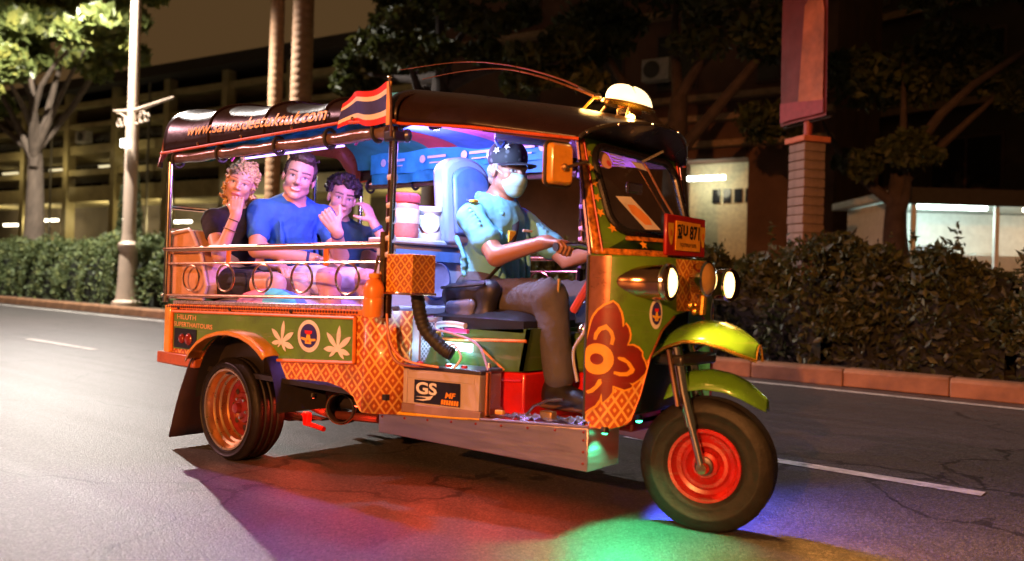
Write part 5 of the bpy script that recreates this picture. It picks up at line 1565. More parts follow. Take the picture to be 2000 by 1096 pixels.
for h_, k_, a_ in legs:
    c = Body()
    c.cap((a_[0] - .02, a_[1], .52), (a_[0] + .0, a_[1], .575), .050, .048, 0, .02); c.cap((a_[0] - .03, a_[1], .478), (a_[0] + .16, a_[1], .470), .046, .042, 0, .03); c.cap((a_[0] + .04, a_[1], .50), (a_[0] + .10, a_[1], .485), .044, .040, 0, .03)
    c.cap((a_[0] - .045, a_[1], .445), (a_[0] + .175, a_[1], .447), .048, .046, 1, .008, ((0, 0, 1), 2.8))
    fin(c.mesh('shoe', [mat('black shoe', (.012, .010, .010), .4), mat('brown sole', (.10, .05, .025), .6)], dr, .006), OFF)
# cap
c = Body(); Rn = np.array(R)
c.ell(P_(-.016, 0, .062), (.112, .092, .092), Rn, 0, .02)
cap_o = c.mesh('cap', [None], dr, .005, 1)
m_, nt_, b_ = _nodes('star printed black cloth')
tc_ = nt_.nodes.new('ShaderNodeTexVoronoi'); tc_.inputs['Scale'].default_value = 24
tx_ = nt_.nodes.new('ShaderNodeTexCoord'); nt_.links.new(tx_.outputs['Object'], tc_.inputs['Vector'])
nt_.links.new(ramp(nt_, tc_.outputs['Distance'], [(.16, (.10, .11, .12)), (.30, (.016, .018, .022))]), b_.inputs['Base Color']); b_.inputs['Roughness'].default_value = .8
cap_o.data.materials.clear(); cap_o.data.materials.append(m_)
# cut the cap away below the brim line
bmx = bmesh.new(); bmx.from_mesh(cap_o.data)
n_ = V(*(Rn @ np.array((-.05, 0, 1.0)))); o_ = V(*P_(0, 0, .028))
bmesh.ops.bisect_plane(bmx, geom=bmx.verts[:] + bmx.edges[:] + bmx.faces[:], plane_co=o_, plane_no=n_, clear_inner=True)
bmx.to_mesh(cap_o.data); bmx.free()
fin(cap_o, OFF)
m = MB()
def brim(u, v):
    a = -1.15 + 2.3 * u
    r = .088 + .098 * v * math.cos(a * .9) ** .5
    return tuple(P_(-.012 + (.104 + .098 * v * max(.05, math.cos(a * 1.15))) * math.cos(a), (.092 + .006 * v) * math.sin(a), .040 - .010 * v - .018 * math.sin(a) ** 2 * (1 - v * .2)))
fin(m.grid(brim, 24, 8).build('cap_brim', mat('black cap cloth', (.014, .015, .02), .7), dr, solid=.005), OFF)
for x, y, z in ((.02, -.088, .085), (-.045, -.088, .065), (.055, -.062, .105)):
    c0 = V(*P_(x, y, z)); n0 = (c0 - V(*P_(-.016, 0, .062))).normalized(); e1 = n0.cross(V(0, 0, 1)).normalized(); e2 = n0.cross(e1)
    pts = [c0 + n0 * .006 + (e1 * math.sin(math.pi * q / 5) + e2 * math.cos(math.pi * q / 5)) * (.020 if q % 2 == 0 else .009) for q in range(10)]
    fin(MB().add(pts, [tuple(range(10))]).build('cap_star', white_print, dr, smooth=0), OFF)
# surgical mask
c = Body()
c.ell(P_(.052, 0, -.050), (.066, .064, .064), Rn, 0, .02); c.ell(P_(.092, 0, -.034), (.034, .034, .036), Rn, 0, .02); c.ell(P_(.066, 0, -.094), (.036, .038, .030), Rn, 0, .02)
mk_o = c.mesh('face_mask', [mat('pale teal mask', (.26, .50, .46), .7, bump=.15, bscale=60, stretch=(1, 1, 6))], dr, .005, 1)
bmx = bmesh.new(); bmx.from_mesh(mk_o.data)
bmesh.ops.bisect_plane(bmx, geom=bmx.verts[:] + bmx.edges[:] + bmx.faces[:], plane_co=V(*P_(.030, 0, 0)), plane_no=V(*(Rn @ np.array((1, 0, -.25)))), clear_inner=True)
bmesh.ops.bisect_plane(bmx, geom=bmx.verts[:] + bmx.edges[:] + bmx.faces[:], plane_co=V(*P_(.06, 0, -.006)), plane_no=V(*(Rn @ np.array((-.15, 0, -1)))), clear_inner=True)
bmx.to_mesh(mk_o.data); bmx.free()
fin(mk_o, OFF)
for sg in (-1, 1):
    fin(MB().tube([P_(.045, .060 * sg, -.020), P_(.015, .076 * sg, .000), P_(-.012, .084 * sg, .016)], .002, 5).build('mask_loop', white_print, dr), OFF)
grey_hair = mat('grey hair', (.28, .25, .24), .6, var=.4, scale=80)
fin(hair_cap('hair', P_, R, 1.04, grey_hair, dr, [(-.050, 0, -.002, (.056, .079, .050)), (-.070, 0, -.040, (.034, .060, .040)), (-.005, -.072, .012, (.022, .010, .030)), (-.005, .072, .012, (.022, .010, .030))]), OFF)
# cross-body strap and waist bag
MB_ = MB()
sp_ = curve([(1.19, .10, 1.375), (1.275, .06, 1.330), (1.362, -.03, 1.22), (1.378, -.12, 1.08), (1.33, -.20, .97)], 32)
w_ = V(.012, .030, .014)
MB_.add([tuple(p + w_ * .6) for p in sp_] + [tuple(p - w_ * .6) for p in sp_], [(i, i + 1, len(sp_) + i + 1, len(sp_) + i) for i in range(len(sp_) - 1)])
bag = thing('waist_bag', 'black waist bag with a blue grey front pocket on the hip of the driver', 'bag', (1.32, -.29, .75))
fin(MB_.build('strap', mat('black strap', (.012, .010, .012), .6), bag, solid=.004), V(1.32, -.29, .75))
c = Body()
c.cap((1.20, -.285, .905), (1.44, -.285, .930), .050, .050, 0, .02, ((0, 1, 0), 1.2)); c.cap((1.225, -.285, .80), (1.415, -.285, .81), .052, .052, 0, .02, ((0, 1, 0), 1.15)); c.cap((1.215, -.285, .90), (1.23, -.285, .81), .050, .050, 0, .02, ((0, 1, 0), 1.15)); c.cap((1.43, -.285, .92), (1.41, -.285, .82), .050, .050, 0, .02, ((0, 1, 0), 1.15)); c.cap((1.32, -.285, .91), (1.32, -.285, .80), .06, .06, 0, .03, ((0, 1, 0), 1.3))
fin(c.mesh('pouch', [mat('black nylon', (.014, .014, .022), .5, bump=.2, bscale=60)], bag, .006), V(1.32, -.29, .75))
c = Body()
c.cap((1.235, -.325, .850), (1.36, -.328, .862), .030, .030, 0, .02, ((0, 1, 0), 1.5)); c.cap((1.24, -.325, .815), (1.355, -.326, .82), .026, .026, 0, .02, ((0, 1, 0), 1.5))
fin(c.mesh('front_pocket', [mat('blue grey nylon', (.13, .14, .24), .45, bump=.3, bscale=30)], bag, .005), V(1.32, -.29, .75))
fin(MB().tube([(1.18, -.334, .935), (1.32, -.347, .945), (1.45, -.334, .958)], .008, 6).build('zip_flap', mat('black strap', (.012, .010, .012), .6), bag), V(1.32, -.29, .75))

# ------------------------------------------------------------------ road and verge
def road_mat():
    m, nt, b = _nodes('asphalt')
    fine = noise(nt, 90, 6, .75, (.5, 1, 1))
    patch = noise(nt, .55, 5, .65, (.22, 1, 1))
    streak = noise(nt, 3.0, 4, .6, (.05, 1.6, 1))
    tc = nt.nodes.new('ShaderNodeTexCoord')
    vo = nt.nodes.new('ShaderNodeTexVoronoi'); vo.inputs['Scale'].default_value = 130
    nt.links.new(tc.outputs['Object'], vo.inputs['Vector'])
    f = mth(nt, 'ADD', mth(nt, 'MULTIPLY', fine, .40), mth(nt, 'ADD', mth(nt, 'MULTIPLY', patch, .32), mth(nt, 'MULTIPLY', streak, .28)))
    col = ramp(nt, f, [(.34, (.036, .033, .031)), (.5, (.066, .061, .058)), (.66, (.105, .098, .093))])
    sc_ = nt.nodes.new('ShaderNodeSeparateColor'); nt.links.new(vo.outputs['Color'], sc_.inputs[0])
    col = mixc(nt, mth(nt, 'MULTIPLY', mth(nt, 'GREATER_THAN', sc_.outputs[0], .80), .55), col, (.17, .155, .145))
    col = mixc(nt, mth(nt, 'MULTIPLY', mth(nt, 'LESS_THAN', sc_.outputs[0], .22), .6), col, (.02, .018, .017))
    # wandering cracks and oil spots
    wp = nt.nodes.new('ShaderNodeVectorMath'); wp.operation = 'ADD'
    n3 = nt.nodes.new('ShaderNodeTexNoise'); n3.inputs['Scale'].default_value = 1.4; n3.inputs['Detail'].default_value = 6
    sv = nt.nodes.new('ShaderNodeVectorMath'); sv.operation = 'SCALE'; sv.inputs['Scale'].default_value = .9
    nt.links.new(tc.outputs['Object'], n3.inputs['Vector']); nt.links.new(n3.outputs['Color'], sv.inputs[0])
    nt.links.new(tc.outputs['Object'], wp.inputs[0]); nt.links.new(sv.outputs[0], wp.inputs[1])
    vc = nt.nodes.new('ShaderNodeTexVoronoi'); vc.feature = 'DISTANCE_TO_EDGE'; vc.inputs['Scale'].default_value = .32
    nt.links.new(wp.outputs[0], vc.inputs['Vector'])
    crack = mth(nt, 'LESS_THAN', vc.outputs['Distance'], .0035)
    col = mixc(nt, mth(nt, 'MULTIPLY', crack, .75), col, (.014, .013, .012))
    oil = ramp(nt, noise(nt, 1.7, 6, .7), [(.60, (0, 0, 0)), (.72, (1, 1, 1))])
    col = mixc(nt, mth(nt, 'MULTIPLY', oil, .55), col, (.022, .020, .019))
    nt.links.new(col, b.inputs['Base Color'])
    nt.links.new(mth(nt, 'ADD', mth(nt, 'MULTIPLY', fine, .35), mth(nt, 'ADD', mth(nt, 'MULTIPLY', streak, .25), .17)), b.inputs['Roughness'])
    bn = nt.nodes.new('ShaderNodeBump'); bn.inputs['Strength'].default_value = .55; bn.inputs['Distance'].default_value = .005
    nt.links.new(mth(nt, 'ADD', mth(nt, 'MULTIPLY', vo.outputs['Distance'], -.6), fine), bn.inputs['Height']); nt.links.new(bn.outputs[0], b.inputs['Normal'])
    return m
m = MB().grid(lambda u, v: (-160 + 320 * u, -9.0 + 14.75 * v, 0), 60, 8)
tag(m.build('road', road_mat(), smooth=0), kind='structure')
m = MB().grid(lambda u, v: (-600 + 1200 * u, -600 + 1200 * v, -.05), 4, 4)
tag(m.build('ground', mat('dark earth', (.05, .042, .03), .9, var=.3, scale=.5), smooth=0), kind='structure')
mk_m = mat('worn road paint', (.56, .53, .48), .55, var=.35, scale=9, bump=.3, bscale=90, wear=.75)
m = MB().grid(lambda u, v: (-120 + 200 * u, 5.28 + .13 * v, .004), 60, 2)
tag(m.build('edge_line', mk_m, smooth=0), kind='structure')
for k in range(-5, 2):
    x0 = 1.05 + 9.7 * k; L = 2.04
    tag(MB().grid(lambda u, v: (x0 + L * u, 1.475 + .11 * v, .004), 6, 2).build('lane_dash', mk_m, smooth=0), kind='structure')
# far kerb in separate stones
kerb = bpy.data.objects.new('kerb', None); COL.objects.link(kerb); tag(kerb, kind='structure')
ks = MB().prism([(5.75, 0), (5.75, .155), (5.78, .185), (5.98, .185), (5.98, 0)], lambda a, b: (0, a, b), (.994, 0, 0)).build('kerb_stone', mat('orange brown kerb stone', (.27, .13, .06), .75, var=.4, scale=3, bump=.25, bscale=25), kerb, bevel=.012)
for i in range(-34, 12):
    c = ks if i == -34 else ks.copy()
    if i != -34: COL.objects.link(c); c.parent = kerb
    c.location = (i * 1.0, random.uniform(-.006, .006), random.uniform(-.006, .004))
m = MB().grid(lambda u, v: (-160 + 320 * u, 5.98 + 14 * v, .16), 20, 10)
tag(m.build('verge', mat('verge soil', (.07, .055, .03), .9, var=.4, scale=2, bump=.3, bscale=8), smooth=0), kind='structure')
# near pavement behind the viewer
m = MB().box((-160, -14, -.02), (160, -9.0, .15)); tag(m.build('pavement', mat('grey paving', (.25, .23, .21), .8), smooth=0), kind='structure')

# ------------------------------------------------------------------ foliage
def leaf_mat(name, col, var=.4, rough=.6):
    m, nt, b = _nodes(name)
    oi = nt.nodes.new('ShaderNodeNewGeometry')
    c = ramp(nt, oi.outputs['Random Per Island'], [(.0, tuple(k * (1 - var) for k in col)), (.6, col), (1, (min(1, col[0] * 1.7), col[1] * 1.35, col[2] * 1.1))])
    nt.links.new(c, b.inputs['Base Color'])
    b.inputs['Roughness'].default_value = rough
    b.inputs['Subsurface Weight'].default_value = 0
    tr = nt.nodes.new('ShaderNodeBsdfTranslucent'); nt.links.new(c, tr.inputs[0])
    mx = nt.nodes.new('ShaderNodeMixShader'); mx.inputs[0].default_value = .25
    nt.links.new(b.outputs[0], mx.inputs[1]); nt.links.new(tr.outputs[0], mx.inputs[2])
    nt.links.new(mx.outputs[0], nt.nodes['Material Output'].inputs[0])
    return m
def leaf_cloud(name, centers, size, material, parent, droop=.3, aspect=.5):
    """centers: Nx3, one bent leaf (two quads) at each"""
    n = len(centers)
    c = np.asarray(centers, float)
    d = rng.normal(size=(n, 3)); d[:, 2] -= droop; d /= np.linalg.norm(d, axis=1)[:, None]
    a = rng.normal(size=(n, 3)); s = np.cross(d, a); s /= np.linalg.norm(s, axis=1)[:, None]
    nn = np.cross(d, s)
    L = size * rng.uniform(.45, 1.55, n)[:, None]
    W = L * aspect * .5
    bend = nn * L * .12
    v = np.stack([c - d * L * .5, c + s * W - bend, c + d * L * .5, c - s * W - bend], 1).reshape(-1, 3)
    idx = np.arange(n)[:, None] * 4
    f = np.concatenate([idx + np.array([[0, 1, 2]]), idx + np.array([[0, 2, 3]])], 0)
    me = bpy.data.meshes.new(name)
    me.vertices.add(len(v)); me.vertices.foreach_set('co', v.ravel())
    me.loops.add(f.size); me.loops.foreach_set('vertex_index', f.ravel().astype(np.int32))
    me.polygons.add(len(f)); me.polygons.foreach_set('loop_start', np.arange(0, f.size, 3, dtype=np.int32))
    me.update(calc_edges=True)
    me.materials.append(material)
    o = bpy.data.objects.new(name, me); COL.objects.link(o); o.parent = parent
    return o
def clumps(cs, rs, per, rough=.5):
    out = []
    for (c, r) in zip(cs, rs):
        n = int(per)
        d = rng.normal(size=(n, 3)); d /= np.linalg.norm(d, axis=1)[:, None]
        q = np.asarray(c) + d * (np.asarray(r) * (rng.uniform(.0, 1, n) ** .45)[:, None])
        out.append(q)
    return np.concatenate(out)
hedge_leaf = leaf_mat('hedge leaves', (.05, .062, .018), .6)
bark = mat('bark', (.16, .12, .085), .85, var=.35, scale=6, bump=.6, bscale=14, stretch=(1, 1, .35))
dark_bark = mat('dark bark', (.05, .035, .028), .9, var=.35, scale=6, bump=.6, bscale=14)

lamplit_hedge_leaf = leaf_mat('lamplit hedge leaves', (.14, .19, .07), .5)  # lighter leaf colour stands in for lamp light on the left hedges
def hedge(x0, x1, y0, y1, h, label, dens, pale=False):
    t = thing('hedge', label, 'hedge', ((x0 + x1) / 2, (y0 + y1) / 2, .16), 0, 'clipped shrubs along the far kerb')
    L = x1 - x0; W = y1 - y0
    n = int(L * dens)
    P = []
    cs = []; rs = []
    k = int(L * 3.2)
    for i in range(k):
        r = random.uniform(.28, .46)
        cs.append((random.uniform(-L / 2, L / 2), random.uniform(-W / 2 + .12, W / 2), random.uniform(.25, h - .33))); rs.append((r, r * .85, r * .8))
    for i in range(int(L * 1.6)):
        r = random.uniform(.22, .34)
        cs.append((random.uniform(-L / 2, L / 2), random.uniform(-W / 2 + .1, W / 2), h - random.uniform(.12, .38))); rs.append((r, r, r))
    P = clumps(cs, rs, n / len(cs))
    q = rng.uniform(-1, 1, (n // 2, 2)); a_ = rng.uniform(0, math.pi, n // 2); ph = random.uniform(0, 6); lump = 1 + .16 * np.sin(q[:, 0] * L * 1.15 + ph) + .13 * np.sin(q[:, 0] * L * 2.6 + ph * 2) + .07 * np.sin(q[:, 0] * L * 5.7)
    sh_ = np.stack([q[:, 0] * L / 2, -np.cos(a_) * W * .5 * lump, np.sin(a_) ** .75 * h * .90 * lump ** .8], 1) + rng.normal(0, .05, (n // 2, 3)); sh_[:, 2] = np.abs(sh_[:, 2])
    tw = []
    for _ in range(int(L * 2.2)):
        q0 = np.array((random.uniform(-L / 2, L / 2), random.uniform(-W / 2, W / 3), h * random.uniform(.72, .95))); dq = np.array((random.uniform(-.3, .3), random.uniform(-.3, .3), 1)) * random.uniform(.12, .38)
        tw += [q0 + dq * t_ + rng.normal(0, .022, 3) for t_ in np.linspace(0, 1, 16)]
    P = np.concatenate([P, sh_, np.array(tw)])
    leaf_cloud('foliage', P, .105 if pale else .095, lamplit_hedge_leaf if pale else hedge_leaf, t, .1, .45)
    m = MB()
    def core(u, v):
        x = -L / 2 + L * u; a = math.pi * v
        w = 1 + .12 * math.sin(x * 2.3) + .08 * math.sin(x * 5.1 + 1)
        return (x, -math.cos(a) * W * .34 * w, max(0, math.sin(a)) ** .6 * (h - .30) * (.95 + .06 * math.sin(x * 3.7)))
    m.grid(core, max(8, int(L * 2)), 11).build('inner_twigs', mat('dark twigs', (.012, .014, .008), .9), t)
    return t
hx = [-34, -25.5, -19.2, -14.2, -9.4, -5.2, -1.9, .6, 2.4, 5.6]
names = ['far hedge run at the left edge below the pale tree trunk', 'hedge run just left of the tall street lamp post', 'hedge run at the foot of the tall street lamp post', 'hedge run right of the lamp post behind the rear rail',
         'hedge run behind the seated passengers', 'hedge run behind the driver', 'hedge run behind the windscreen', 'hedge run at the foot of the banner pillar', 'hedge run at the right edge of the view']
for i in range(9):
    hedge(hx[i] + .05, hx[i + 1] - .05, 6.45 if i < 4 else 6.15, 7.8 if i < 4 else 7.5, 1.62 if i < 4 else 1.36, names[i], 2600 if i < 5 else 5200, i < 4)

def limb(m, a, b, r0, r1, bend=.15, n=7):
    a, b = V(*a), V(*b)
    k = V(random.uniform(-1, 1), random.uniform(-1, 1), random.uniform(-.3, .5)) * (b - a).length * bend
    pts = [a.lerp(b, t) + k * math.sin(math.pi * t) for t in [i / (n - 1) for i in range(n)]]
    m.tube(pts, [r0 + (r1 - r0) * i / (n - 1) for i in range(n)], 9)
    return pts[-1]
def tree(name, label, cat, base, h_trunk, r, crown, leafm, lsize, per, barkm=bark, lean=(0, 0), group=None, aspect=.5, droop=.4):
    """crown: list of (dx, dy, dz, rx, ry, rz) relative to base"""
    t = thing(name, label, cat, base, 0, group)
    m = MB()
    top = V(lean[0], lean[1], h_trunk)
    pts = [V(0, 0, -.1), V(lean[0] * .2 + .05, lean[1] * .2, h_trunk * .3), V(lean[0] * .55 - .06, lean[1] * .5 + .04, h_trunk * .65), top]
    m.tube(curve(pts, 18), [r * (1.35 - .75 * i / 18) for i in range(19)], 12)
    for c in crown:
        limb(m, top - V(0, 0, random.uniform(0, h_trunk * .25)), (c[0], c[1], c[2]), r * .45, r * .08)
    m.build('trunk', barkm, t)
    cs, rs = [], []
    for c in crown:
        for _ in range(9):
            d = V(random.gauss(0, 1), random.gauss(0, 1), random.gauss(0, 1)).normalized() * random.uniform(.35, 1.0)
            cs.append((c[0] + d.x * c[3], c[1] + d.y * c[4], c[2] + d.z * c[5]))
            q = random.uniform(.22, .42)
            rs.append((c[3] * q, c[4] * q, c[5] * q * .8))
    leaf_cloud('crown', clumps(cs, rs, per), lsize, leafm, t, droop, aspect)
    return t

# ------------------------------------------------------------------ trees
pale_leaf = leaf_mat('broad pale leaves', (.20, .25, .07), .45, .4)
dark_leaf = leaf_mat('dark leaves', (.045, .065, .02), .5)
olive_leaf = leaf_mat('olive leaves', (.07, .085, .02), .5)
tree('broadleaf_tree', 'pale trunked broadleaf tree with lit green crown at the upper left', 'tree', (-26.25, 8.1, .1), 5.6, .30,
     [(-3.0, -.6, 8.2, 2.2, 1.8, 1.4), (-.4, -1.6, 7.4, 1.9, 1.7, 1.2), (2.2, -1.5, 8.4, 2.0, 1.7, 1.4), (4.0, -.2, 7.6, 1.7, 1.6, 1.3), (-1.8, .5, 9.8, 2.4, 2, 1.4), (2.2, .5, 10.2, 2.6, 2, 1.4), (-2.6, -1.0, 6.6, 1.6, 1.4, .9), (4.9, .4, 9.2, 1.6, 1.5, 1.3), (3.2, -2.2, 6.6, 1.3, 1.1, .8), (0.4, -1.8, 8.6, 1.8, 1.5, 1.2), (6.0, -.6, 8.0, 1.3, 1.2, 1.0), (-4.4, -.8, 7.0, 1.6, 1.4, 1.1)],
     pale_leaf, .36, 300, lean=(.6, -.3), aspect=.62, droop=.8)
tree('dark_tree', 'dark leafy tree with a thick dark trunk behind the canopy roof', 'tree', (-8.0, 8.6, .1), 5.0, .32,
     [(.0, 0, 7.4, 2.2, 2, 1.3), (-1.8, .6, 6.3, 1.5, 1.4, 1.0), (1.6, -.4, 5.9, 1.6, 1.4, .9), (2.4, .8, 5.0, 1.3, 1.2, .8), (.4, -1.1, 5.2, 1.2, 1.0, .7), (-2.6, .2, 5.4, .8, .8, .7)],
     olive_leaf, .22, 240, dark_bark, lean=(.2, 0), aspect=.5)
tree('dark_tree', 'second dark tree with spreading crown above the windscreen', 'tree', (-4.2, 11.5, .1), 4.6, .28,
     [(0, 0, 7.4, 2.6, 2, 1.6), (1.8, .3, 6.0, 1.9, 1.6, 1.2), (-1.8, -.2, 6.2, 1.8, 1.5, 1.1), (3.2, .4, 7.2, 1.8, 1.6, 1.3)], dark_leaf, .22, 220, dark_bark)
tree('dark_tree', 'dark tree standing over the lit kiosk at the right', 'tree', (-.4, 12.6, .1), 3.0, .24,
     [(0, 0, 5.0, 2.0, 1.6, 1.4), (1.9, .6, 4.8, 1.6, 1.4, 1.2), (-1.5, .2, 4.2, 1.3, 1.2, 1.0), (.2, -.7, 3.2, .9, .8, .6), (3.2, .8, 5.6, 1.8, 1.5, 1.4)], dark_leaf, .18, 240, dark_bark)
tree('dark_tree', 'dark tree at the far right edge above the kiosk roof', 'tree', (3.4, 11.8, .1), 3.4, .24,
     [(0, 0, 5.4, 2.0, 1.6, 1.5), (1.5, .3, 4.8, 1.5, 1.4, 1.2), (-1.6, -.2, 5.6, 1.6, 1.4, 1.2)], dark_leaf, .18, 200, dark_bark)
# slim cypress in front of the long building
cy = thing('cypress', 'slim dark conical cypress in front of the long building', 'tree', (-22.7, 9.6, .1))
MB().tube([(0, 0, 0), (0, 0, 4.4)], [.09, .02], 8).build('trunk', dark_bark, cy)
P = []
for i in range(5200):
    z = random.uniform(.35, 4.9); r = .46 * (1 - ((z - .9) / 4.1) ** 2 if z > .9 else z / .9 * .8) * math.sqrt(random.uniform(.35, 1))
    a = random.uniform(0, 2 * math.pi); P.append((r * math.cos(a), r * math.sin(a), z))
leaf_cloud('crown', P, .12, dark_leaf, cy, -.6, .35)
# two royal palms
tinted_palm_bark = mat('sodium tinted palm bark', (.40, .22, .11), .75, var=.25, scale=3, bump=.35, bscale=18, stretch=(1, 1, 4))  # orange lamp light on the trunks put into the bark colour
frond_m = leaf_mat('palm fronds', (.06, .09, .025), .4)
def palm(base, r, label):
    t = thing('palm_tree', label, 'palm tree', base, 0, 'tall palms behind the canopy')
    H = 11.5; prof = []
    z = 0
    while z < H:
        k = r * (1.12 - .25 * (z / H)); prof += [(k, z), (k * .985, z + .10), (k * .955, z + .12), (k * .955, z + .14)]; z += .16
    MB().lathe(prof, (0, 0, 0), (0, 0, 1), 20).build('trunk', tinted_palm_bark, t, smooth=60)
    P = []; m = MB()
    for i in range(14):
        a = 2 * math.pi * i / 14; e = random.uniform(.1, .9)
        pts = [V(math.cos(a) * 2.6 * k / 8, math.sin(a) * 2.6 * k / 8, H + 1.6 * e * k / 8 - 1.6 * (k / 8) ** 2) for k in range(9)]
        m.tube(pts, [.03 - .003 * k for k in range(9)], 5)
        for q in curve(pts, 80):
            for s in (-1, 1):
                P.append(q + V(-math.sin(a), math.cos(a), -.5) * s * random.uniform(.1, .35))
    m.build('frond_stem', tinted_palm_bark, t)
    leaf_cloud('crown', [tuple(p) for p in P], .55, frond_m, t, .8, .12)
palm((-13.3, 8.5, .1), .17, 'slimmer of the two ringed palm trunks')
palm((-11.57, 7.99, .1), .235, 'thicker ringed palm trunk right of the slim one')

# ------------------------------------------------------------------ long building, left
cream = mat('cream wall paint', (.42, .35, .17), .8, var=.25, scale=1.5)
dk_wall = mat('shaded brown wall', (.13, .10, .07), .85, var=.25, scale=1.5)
win_m = mat('dark window glass', (.02, .022, .025), .12)
tube_m = mat('lit tube lamp', (.95, .95, .85), .4, emit=9, ecol=(1, .94, .72))
ang = math.radians(180 - 170.96)
bl = thing('school_building', 'long three storey building with cream balcony bands and deep eaves', 'building', (-19.27, 16.51, 0), math.atan2(-.157, -.9876))
# local x runs leftwards in the view, local y towards the viewer is negative-normal side
DEP = 9.0
def lb(nm, lo, hi, mm, bev=0): return MB().box(lo, hi).build(nm, mm, bl, bevel=bev)
x0, x1 = -11.0, 46.0
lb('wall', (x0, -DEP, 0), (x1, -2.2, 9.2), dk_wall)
lb('roof_slab', (x0 - .8, -DEP - .8, 9.2), (x1 + .8, .7, 9.64), mat('dark roof', (.035, .03, .025), .8))
for z0, z1, y in ((4.15, 4.85, .0), (5.35, 5.62, .05), (6.35, 6.75, 0), (7.55, 7.75, .05), (8.5, 8.75, 0)):
    lb('balcony_band', (x0, -2.15, z0), (x1, y, z1), cream)
k = 0
x = x0 + .4
while x < x1:
    lb('column', (x, -.30, 0), (x + .34, .14, 9.19), cream)
    for z0, z1 in ((4.95, 6.25), (6.85, 8.4)):
        f = lb('window', (x + .75, -2.19, z0), (x + 3.35, -2.12, z1), mat('window frame', (.30, .27, .2), .6))
        for j in range(3):
            MB().box((x + .80 + j * .85, -2.118, z0 + .06), (x + 1.58 + j * .85, -2.10, z1 - .06)).build('pane', win_m, f)
    x += 3.6
for x, z, w in ((15.1, 3.35, 1.6), (21.0, 3.4, 1.5), (11.0, 3.2, 1.4), (24.6, 3.2, 1.2), (6.0, 3.2, 1.2), (-2.2, 3.3, 1.4)):
    lb('tube_lamp', (x, -1.2, z), (x + w, -1.1, z + .10), tube_m)
    lamp('tube_light', 'POINT', (x + w / 2, -.3, z - .15), 110, (1, .84, .46), bl, .2)
for x, z, w in ((12.6, 6.05, 1.4), (17.4, 6.05, 1.4), (21.6, 6.05, 1.4), (26, 6.05, 1.4)):  # upper-floor tubes, added to brighten the balcony bands
    lb('tube_lamp', (x, -1.9, z), (x + w, -1.8, z + .08), mat('added dim tube', (.9, .85, .6), .4, emit=1.2, ecol=(1, .85, .5)))
    lamp('tube_light', 'POINT', (x + w / 2, .9, z - .2), 24, (1, .82, .44), bl, .3)  # fill light added out in front of the facade
for x in (14.0, 22.6):
    lb('side_screen', (x, -1.9, 0), (x + 1.6, -1.82, 2.6), mat('orange screen', (.55, .25, .08), .6))
for x in (2.1, 9.4, 16.4, 20.1, 27.2):
    a_ = MB().box((x, .06, 6.80), (x + .8, .40, 7.32)).build('air_conditioner', mat('dirty white box', (.42, .40, .36), .6), bl, bevel=.02)
    MB().lathe([(.2, 0), (.2, .02), (.16, .025), (.05, .01), (0, .03)], (x + .42, .41, 7.06), (0, 1, 0), 16).build('fan_grille', mat('fan grille', (.05, .05, .05), .5), a_)
for x in (4.9, 12.2, 19.4, 26.6):
    MB().tube([(x, .20, 0), (x, .20, 9.1)], .05, 8).build('drain_pipe', mat('grey pipe', (.22, .2, .16), .6), bl)
for z in (5.02, 6.92):
    for q in range(3):
        MB().tube([(x0, .02, z + .11 * q), (x1, .02, z + .11 * q)], .018, 6).build('balcony_rail', mat('dark rail', (.08, .06, .04), .5), bl)
# ------------------------------------------------------------------ dark building, right of the canopy
db = thing('shop_house', 'dark brown shop house with ledges and a lit pale room', 'building', (-6.6, 17.4, 0), math.radians(8))
def sb(nm, lo, hi, mm, par=None, bev=0): return MB().box(lo, hi).build(nm, mm, par or db, bevel=bev)
br = mat('brown facade', (.11, .055, .035), .8, var=.3, scale=1.2)
sb('wall', (-9.0, .25, 4.6), (3.2, 7, 12), br)
for a, b in ((-9.0, -1.15), (1.05, 3.2)):
    sb('wall', (a, .25, 0), (b, 7, 4.6), br)
sb('wall', (-1.15, 1.9, 0), (1.05, 7, 4.6), mat('pale yellow wall', (.62, .58, .36), .7))
for z in (4.75, 5.45, 6.0, 8.4):
    sb('ledge', (-9.0, -.15, z), (3.2, .25, z + .16), mat('ledge plaster', (.26, .17, .10), .8, var=.3))
for x in (-6.6, -3.8, -1.6, 1.2):
    for z in (6.4, 8.9):
        f = sb('window', (x, .20, z), (x + 1.2, .26, z + 1.6), mat('brown frame', (.07, .04, .03), .6))
        for j in (0, 1):
            MB().box((x + .06 + j * .57, .17, z + .06), (x + .57 + j * .57, .198, z + 1.54)).build('pane', win_m, f)
ac = sb('air_conditioner', (-1.85, -.25, 6.65), (-1.05, .12, 7.25), mat('dirty white box', (.42, .40, .36), .6), None, .02)
MB().lathe([(.24, 0), (.24, .02), (.20, .025), (.06, .01), (0, .03)], (-1.55, -.26, 6.95), (0, -1, 0), 20).build('fan_grille', mat('fan grille', (.05, .05, .05), .5), ac)
sb('room_lamp', (-1.0, 1.2, 4.05), (.1, 1.3, 4.16), mat('lit white tube', (1, 1, .95), .4, emit=14, ecol=(1, .98, .86)))
lamp('room_light', 'POINT', (-.4, .95, 3.9), 18, (1, .92, .60), db, .2)
for j in range(4):
    sb('small_window', (-.45 + j * .32, 1.86, 3.45), (-.22 + j * .32, 1.895, 3.85), win_m)
sb('lintel', (-1.15, .1, 4.45), (1.05, .3, 4.6), br)
